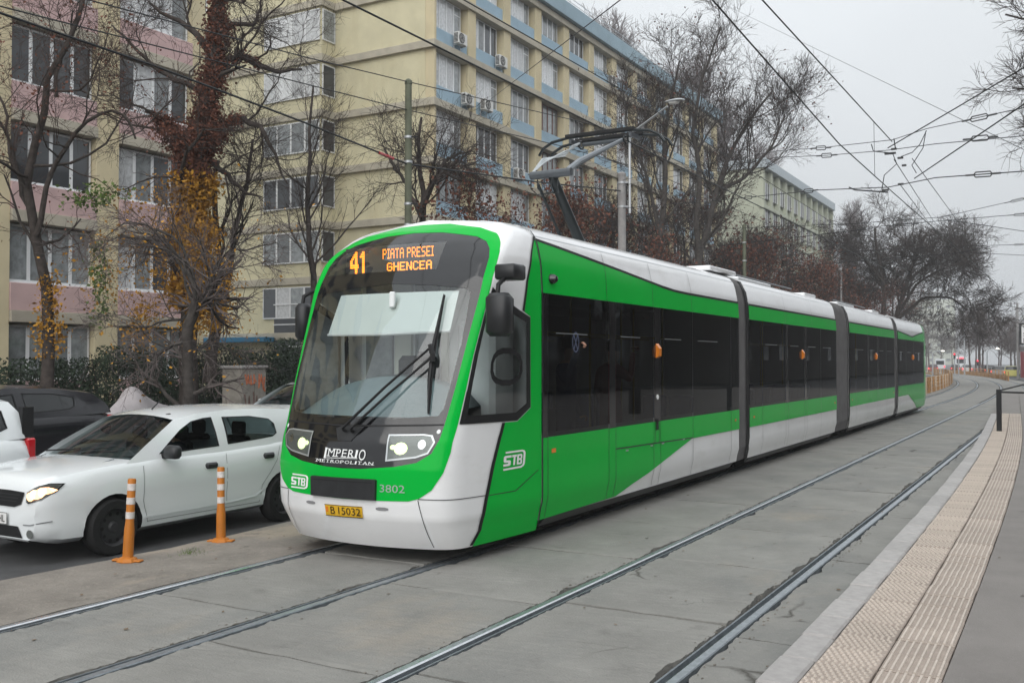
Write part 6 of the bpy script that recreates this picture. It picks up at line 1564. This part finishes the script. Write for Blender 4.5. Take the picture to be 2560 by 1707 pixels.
words = ['just behind the crooked bare tree', 'close to the yellow block, left of the lamp pole', 'just in front of the lamp pole', 'right of the lamp pole below the blue panels', 'below the upright big trunk',
         'against the long facade behind the big bare trees', 'left of the slim green pole', 'behind the slim green pole', 'right of the slim green pole', 'above the second tram module', 'under the far pale block', 'above the second bellows',
         'in front of the far pale block', 'above the third tram module', 'behind the rounded bare tree', 'beyond the tail of the tram', 'furthest along the left pavement']
for i, ((x, y), w) in enumerate(zip(spots, words)):
    plant('russet_tree', 'tree with dead russet leaves ' + w, 'tree', rus[i % 3], (x, y, .05), R.uniform(0, 6.3), R.uniform(.85, 1.15) * (1.0 if y < 60 else 1.12), 'russet leaved trees along the left pavement')
dk = [generic(9, .16, 140 + k, (10, 8, 8, 4), (700, .12, .3), M_lbrown, .7, .07, rmin=.014, spread=.42) for k in range(2)]
for i, (x, y, s, w) in enumerate([(-20.5, 33, .75, 'before the blue panels left of the lamp pole'), (-20.8, 39.5, .9, 'before the facade right of the street lamp head'), (-20.8, 57, 1.35, 'high against the end of the blue parapet'), (-19.6, 68, 1.45, 'between the yellow block and the pale block'), (-19.5, 78, 1.4, 'in front of the pale block'), (-17.0, 90, 1.3, 'just left of the rounded bare tree'), (-15.5, 104, 1.2, 'low behind the tail of the tram'), (-21.5, 48, 1.4, 'tall one before the blue panels behind the leaning tree'), (-21.0, 62, 1.45, 'tall one before the far end of the yellow facade'), (-21.0, 110, 1.3, 'far away at the end of the left pavement'), (-22.5, 125, 1.2, 'furthest left behind the tail of the tram')]):
    plant('bare_tree', 'bushy bare tree ' + w, 'tree', dk[i % 2], (x, y, .05), R.uniform(0, 6.3), s, 'bushy bare trees along the left pavement')
# poplars behind the roofs
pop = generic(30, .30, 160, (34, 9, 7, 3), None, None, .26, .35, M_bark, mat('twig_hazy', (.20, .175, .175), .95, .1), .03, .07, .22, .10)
for i, (x, y, s, w) in enumerate([(-38.5, 88, 1.22, 'tallest, over the middle of the blue parapet'), (-35.5, 92, 1.05, 'thin one right of the tallest poplar'), (-33.6, 95, 1.14, 'second tallest, over the end of the blue parapet'), (-31.5, 100, 1.02, 'beside the wide crown of the leaning tree'), (-30, 112, .92, 'behind the wide crown of the leaning tree'), (-40.5, 84, 1.1, 'partly above the frame edge'), (-30.5, 160, .92, 'alone right of the pale block')]):
    plant('poplar', 'tall bare poplar behind the roofs, ' + w, 'tree', pop, (x, y, 0), i * 1.3, s, 'poplars behind the roofs')
# far wood
rsw = np.random.RandomState(77)
base = generic(10, .16, 180, (8, 7, 6, 3), None, None, .7, .06, mtw=M_twig, rmin=.03, spread=.42)
def bulk(nm, me_list, places, m):
    V = []; Q = []; n = 0
    for (x, y, s) in places:
        for me in me_list:
            k = len(me.vertices); a = np.zeros(k * 3, np.float32); me.vertices.foreach_get('co', a); a = a.reshape(-1, 3)
            t = rsw.rand() * 6.28; c, sn = math.cos(t), math.sin(t); a = np.stack([a[:, 0] * c - a[:, 1] * sn, a[:, 0] * sn + a[:, 1] * c, a[:, 2]], 1) * s + np.array([x, y, -.1])
            q = np.zeros(len(me.loops), np.int32); me.loops.foreach_get('vertex_index', q); V.append(a); Q.append(q.reshape(-1, 4) + n); n += k
    return np_mesh(nm, np.concatenate(V), np.concatenate(Q), m)
pl = [(rsw.uniform(-75, 6), rsw.uniform(255, 330), rsw.uniform(.8, 1.5)) for _ in range(30)] + [(rsw.uniform(-16, 4), rsw.uniform(150, 235), rsw.uniform(.7, 1.25)) for _ in range(16)] + [(rsw.uniform(-42, -27), rsw.uniform(130, 235), rsw.uniform(.7, 1.1)) for _ in range(14)]
tag(link('far_wood', bulk('far_wood', base[:2], pl, M_twig)), 'far off bare wood fading into haze behind the traffic', 'wood', kind='stuff')
# trees across the street, seen only mirrored in the glass
for i, (x, y) in enumerate([(10, 8), (10.5, 18), (9.5, 30), (11, 45)]):
    plant('bare_tree', 'bare street tree on the platform side, ' + ('nearest the camera', 'second from the camera', 'third from the camera', 'furthest from the camera')[i], 'tree', dk[i % 2], (x, y, .2), i, 1.1, 'trees on the platform side')

# hedges
def shrub(label, x, y, lx, ly, h, n, m, seed, z0=.06, size=.085):
    rs = np.random.RandomState(seed); p = rs.rand(n * 2, 3) * 2 - 1; d = (p ** 2).sum(1) ** .5
    lump = 1 + .22 * np.sin(p[:, 0] * 5 + seed) * np.cos(p[:, 1] * 4) + .15 * np.sin(p[:, 2] * 7 + p[:, 0] * 3)
    p = p[(d < lump) & (d > .45)][:n]; C = np.stack([p[:, 0] * lx, p[:, 1] * ly, (p[:, 2] * .5 + .5) * h], 1)
    o = empty('hedge', (x, y, z0)); tag(o, label, 'hedge', 'evergreen hedge along the left pavement')
    tag(link('leaves', leaf_cloud('leaves', C, size, m, rs), o), kind='stuff')
    mb = MB()
    for k in range(14):
        a = rs.rand() * 6.28; b = rs.rand() * .7; mb.tube([(0 + .3 * math.cos(a) * lx, .3 * math.sin(a) * ly, 0), (math.cos(a) * lx * b, math.sin(a) * ly * b, h * .55), (math.cos(a) * lx * b * 1.3, math.sin(a) * ly * b * 1.3, h * .92)], [.03, .015, .006], 4)
    mb.ob('stems', M_barkd, o); return o
hl = ['under the ground floor windows at the frame edge', 'behind the dark crossover roof', 'behind the foot of the slim bare tree', 'between the slim tree and the covered motorcycle', 'behind the covered motorcycle', 'between the ivy tree and the cabinet', 'behind the utility cabinet', 'right of the utility cabinet beneath the blue awning', 'hidden mostly behind the tram nose']
for i, (x, y, lx, ly, h) in enumerate([(-20.8, 10.4, 1.0, 1.9, 1.9), (-20.2, 13.2, 1.1, 1.8, 1.9), (-20.0, 15.6, 1.1, 1.6, 2.2), (-20.0, 17.9, 1.1, 1.6, 2.3), (-19.7, 19.6, 1.2, 1.6, 2.2), (-19.6, 21.4, 1.2, 1.8, 2.5), (-19.6, 23.4, 1.2, 1.8, 2.7), (-20, 26.0, 1.4, 2.0, 2.7), (-19.8, 29, 1.4, 2.2, 2.5)]):
    shrub('dark evergreen hedge ' + hl[i], x, y, lx, ly, h, 13000, M_lgreen, 300 + i, .06, .055)
# a little bush with fresh leaves
# weeds by the bollard
v = []; f = []
for k in range(60):
    a = R.uniform(0, 6.28); r_ = abs(R.gauss(0, .10)); h = R.uniform(.02, .075) * (1.2 - min(1, r_ * 4)); x = r_ * math.cos(a) * 1.0; y = r_ * math.sin(a) * 1.3; t = R.uniform(-.03, .03); b = len(v)
    v += [(x - .003, y, 0), (x + .003, y, 0), (x + t, y + t, h)]; f.append((b, b + 1, b + 2))
w_ = link('weeds', mesh('weeds', v, f, M_lgreen2), None, (-7.5, 6.67, .01)); tag(w_, 'tuft of weeds growing in the cracked strip between the bollards', 'weeds', kind='stuff')

rl = np.random.RandomState(91)
C = np.array([(rl.uniform(-7.9, -6.8), rl.uniform(3, 22), .022) for _ in range(60)] + [(rl.uniform(-6.4, -1.6), rl.uniform(3, 26), .008) for _ in range(70)] + [(rl.uniform(-.55, 1.5), rl.uniform(4, 26), .253) for _ in range(30)] + [(rl.uniform(-13.4, -8.1), rl.uniform(3, 22), -.19) for _ in range(60)])
a = rl.rand(len(C)) * 6.28; sz = rl.uniform(.012, .030, len(C)); dx = np.stack([np.cos(a), np.sin(a), rl.randn(len(C)) * .15], 1) * sz[:, None]; dy = np.stack([-np.sin(a), np.cos(a), rl.randn(len(C)) * .15], 1) * sz[:, None] * .6
V = np.stack([C - dx, C - dy, C + dx, C + dy], 1).reshape(-1, 3); V[:, 2] = np.maximum(V[:, 2], np.repeat(C[:, 2], 4) - .003)
tag(link('fallen_leaves', np_mesh('fallen_leaves', V, np.arange(len(V)).reshape(-1, 4), mat('dead_leaf', (.16, .12, .085), .9, .1, var=.6, scale=2))), 'small dead leaves and scraps scattered over the concrete and road', 'leaves', kind='stuff')
# ---------------------------------------------------------------- overhead wires
def wire(label, pts, r=.009, ins=(), group='overhead tram wires', sag=0.0, nm='overhead_wire'):
    p = [Vector(q) for q in pts]; fine = []
    for a, b in zip(p, p[1:]):
        n = max(1, int((b - a).length / 2.5))
        for k in range(n):
            t = k / n; fine.append(a.lerp(b, t) - Vector((0, 0, sag * 4 * t * (1 - t))))
    fine.append(p[-1])
    o = MB().tube(fine, r, 5, cap=False).ob(nm, M_wire); tag(o, label, 'wire', group)
    for a, d in ins:
        a = Vector(a); d = Vector(d).normalized() * .22
        mb = MB()
        for s_ in (-1, 1): mb.tube([a - d, a - d * .8 + Vector((0, 0, .04 * s_)), a + d * .8 + Vector((0, 0, .04 * s_)), a + d], .011, 5)
        mb.tube([a - d * 1.9, a - d], .016, 5).tube([a + d, a + d * 1.9], .016, 5); mb.ob('insulator', M_insul, o)
    return o
def along(x, z, y0, y1):
    ys = [y0, 5, 20, 35, 50] + [y for y in range(60, int(y1) + 1, 10)]; return [(x + bend(y), y, z) for y in ys]
wire('contact wire running above the tram and touching its pantograph', along(-5.95, 5.31, -6, 170), .011)
wire('contact wire above the empty right hand track', [(-2.83, -6, 5.6), (-2.83, 8.57, 5.21), (-2.83, 14.2, 4.97), (-2.83, 18.9, 5.0), (-2.83, 38, 5.2), (-2.83, 50, 5.3)] + [(-2.83 + bend(y), y, 5.3) for y in range(60, 171, 10)], .009)
wire('upper carrier wire above the right hand track up to the wire knot', [(-2.83, -6, 5.4), (-2.83, 10.24, 5.75), (-2.83, 18.9, 5.93)], .009)
wire('carrier wire of the right hand track beyond the wire knot', [(-2.8, 18.9, 5.6), (-4.3, 38, 6.97), (-5.2, 58, 7.8)], .008)
wire('second carrier wire beyond the knot, next to the first', [(-2.79, 19.5, 5.24), (-4.45, 38, 6.9), (-5.5, 58, 7.7)], .008)
wire('third carrier wire beyond the knot, furthest right', [(-2.5, 19, 5.6), (-3.5, 38, 6.9), (-4.6, 58, 7.75)], .008)
wire('high feeder cable running along the facade above the tram', [(-9, -6, 8.0), (-9, 14, 8.1), (-9, 21, 8.2), (-9.3, 40, 8.2), (-10, 75, 8.2)], .012)
wire('upper span wire with a long loop insulator each side of the knot', [(-13.75, 31.6, 8.3), (-5.87, 22.47, 6.76), (-4.5, 20.87, 6.38), (-2.83, 18.94, 5.97), (-2.14, 18.14, 5.93), (-.59, 16.34, 5.68), (4, 11.0, 5.6)], .007, [((-4.55, 20.93, 6.39), (1.37, -1.6, -.4)), ((-1.25, 17.1, 5.78), (.65, -.76, -.1))])
wire('lower span wire directly under the upper one', [(-13.75, 31.6, 8.1), (-5.88, 22.47, 6.61), (-4.38, 20.74, 6.18), (-2.92, 19.05, 5.81), (-1.98, 17.96, 5.61), (-.59, 16.35, 5.26), (4, 11.0, 5.0)], .007, [((-4.4, 20.76, 6.185), (1.5, -1.7, -.4)), ((-1.24, 17.1, 5.45), (.65, -.76, -.17))])
wire('thick span wire below the knot with two dark insulators', [(-13.75, 31.6, 7.3), (-8.32, 25.3, 6.21), (-4.63, 21.02, 5.52), (-2.93, 19.05, 5.12), (-1.99, 17.96, 5.03), (-.59, 16.35, 4.73), (4, 11, 4.5)], .009, [((-4.9, 21.3, 5.57), (3.7, -4.3, -.7)), ((-6.9, 23.65, 5.94), (3.7, -4.3, -.7)), ((-1.2, 17.05, 4.86), (1.4, -1.6, -.3))])
wire('short registration arm hanging from the thick span wire', [(-3.82, 20.09, 5.36), (-3.68, 19.92, 5.27), (-2.94, 19.06, 5.03)], .014)
wire('long cable from the upper left to the green pole and the lamp pole', [(-15, 5, 7.4), (-15, 9.37, 7.64), (-15, 16.56, 8.17), (-15, 20.5, 8.46), (-14.19, 27.67, 8.81), (-13.6, 34, 9.0), (-13.6, 60, 9.0)], .014)
wire('topmost cable from the upper left passing the head of the green pole', [(-15, 5, 7.9), (-15, 10.99, 8.27), (-15, 16.56, 8.78), (-15, 20.48, 9.20), (-14.09, 28.57, 9.81), (-13.89, 30.34, 9.91), (-13.6, 50, 10.2)], .014)
bw = wire('thick cable with a red sleeve ending on the green pole', [(-15, 4, 7.5), (-15, 9.37, 7.53), (-15, 12.38, 7.48), (-15, 16.57, 7.29), (-15, 20.5, 7.04), (-14.35, 26.34, 7.45), (-13.75, 31.5, 7.9)], .024)
MB().tube([(-15, 19.3, 7.115), (-15, 19.9, 7.075)], .04, 8).ob('red_sleeve', M_tail, bw)
wire('steep span wire from the yellow facade up to the top of the frame', [(-25.7, 41.7, 14.92), (-6, 13.75, 7.48), (3, 1, 4.2)], .010)
wire('thin pale line falling from the poplars to the right frame edge', [(-14.04, 43.47, 18.55), (-.57, 15.77, 4.94), (3, 8.4, 1.6 + 1.2)], .005)
wire('curved branch wire dropping from the right frame edge into the knot', [(2.0, 8, 4.9), (-.48, 13.5, 5.52), (-1.46, 16.39, 5.84), (-2.89, 18.8, 5.8)], .010)
wire('branch contact wire from the right frame edge to the span below the knot', [(2.6, 5.6, 4.7), (-.48, 13.51, 5.07), (-2.5, 19.27, 5.28)], .010)
wire('second span, upper wire, further along the track', [(-15, 38, 7.3), (-7.07, 38, 7.07), (-4.02, 38, 7.09), (-1.39, 38, 7.54), (3, 38, 8.4)], .010, [((-1.6, 38, 7.5), (2.6, 0, .45))])
wire('second span, lower wire with dark insulators', [(-15, 38, 6.4), (-6.94, 38, 6.81), (-6.36, 38, 6.89), (-3.98, 38, 6.96), (-1.4, 38, 7.0), (3, 38, 7.1)], .011, [((-6.6, 38, 6.86), (1, 0, .1)), ((-5.2, 38, 6.9), (1, 0, .02)), ((-1.5, 38, 6.99), (1, 0, 0))])
wire('second span, drooping wire to the right', [(-3.9, 38, 6.96), (-3.48, 38, 6.89), (-1.44, 38, 6.41), (3, 38, 5.6)], .011)
wire('third span, upper wire near the spreading tree', [(-14.5, 58, 8.2), (-6.57, 58, 8.19), (-2.15, 58, 8.08), (3, 58, 8.0)], .013, [((-2.4, 58, 8.09), (1, 0, 0))])
wire('third span, lower wire near the spreading tree', [(-14.5, 58, 7.5), (-5.27, 58, 7.8), (-4.92, 58, 7.81), (-2.15, 58, 7.5), (3, 58, 6.9)], .013)
wire('short bracket wire of the third span', [(-5.27, 58, 7.82), (-3.77, 58, 8.05)], .022)
wire('fourth span across the far curve above the traffic', [(-24, 100, 6.2), (-6.7, 100, 5.4), (-1, 100, 6.0)], .018)
for i, (pts, lab) in enumerate([([(-2.27, 19.15, 6.12), (-2.38, 19.08, 5.86), (-2.5, 19.03, 5.72), (-2.68, 18.92, 5.64)], 'looped jumper cable on the left of the knot'), ([(-2.28, 19.14, 6.11), (-2.33, 19.12, 5.8), (-2.51, 19.02, 5.48), (-2.44, 19.07, 5.34)], 'kinked jumper cable right of the knot'),
                               ([(-2.81, 18.84, 5.69), (-2.75, 18.89, 5.51), (-2.95, 18.77, 5.3), (-2.99, 18.76, 5.05)], 'curved jumper cable hanging below the knot'), ([(-3.15, 18.65, 5.87), (-3.12, 18.66, 5.74), (-2.8, 18.85, 5.7)], 'stub hanger at the left end of the knot'), ([(-2.79, 18.85, 5.97), (-2.77, 18.87, 5.8)], 'short upright hanger in the knot'),
                               ([(-2.83, 17.0, 5.88), (-2.83, 17.05, 5.0)], 'thin dropper between the two wires of the right track')]):
    wire(lab, pts, (.008, .008, .008, .010, .010, .004)[i])
kn = empty('wire_clamp', (-2.8, 18.9, 5.75)); tag(kn, 'cluster of clamps where the overhead wires knot together', 'clamp')
for (dx, dy, dz, sx) in ((0, 0, .04, .05), (-.06, -.03, -.04, .10), (.10, .08, -.12, .05), (.16, .1, -.26, .04), (-.14, -.1, -.72, .06), (.1, .1, -.60, .05)): MB().bbox(dx - sx, dx + sx, dy - .02, dy + .02, dz - .018, dz + .018, .006).ob('clamp_body', M_insul, kn)

# ---------------------------------------------------------------- haze
hz = MB().box(-450, 450, -80, 760, -1.2, 46).ob('haze', bpy.data.materials.new('haze')); tag(hz, kind='stuff')
hm_ = hz.data.materials[0]; hm_.use_nodes = True; hn = hm_.node_tree; hn.nodes.clear()
ho = hn.nodes.new('ShaderNodeOutputMaterial'); pv = hn.nodes.new('ShaderNodeVolumePrincipled')
pv.inputs['Color'].default_value = (.93, .95, .97, 1); pv.inputs['Density'].default_value = .0011; pv.inputs['Anisotropy'].default_value = 0.0
hn.links.new(pv.outputs[0], ho.inputs['Volume'])
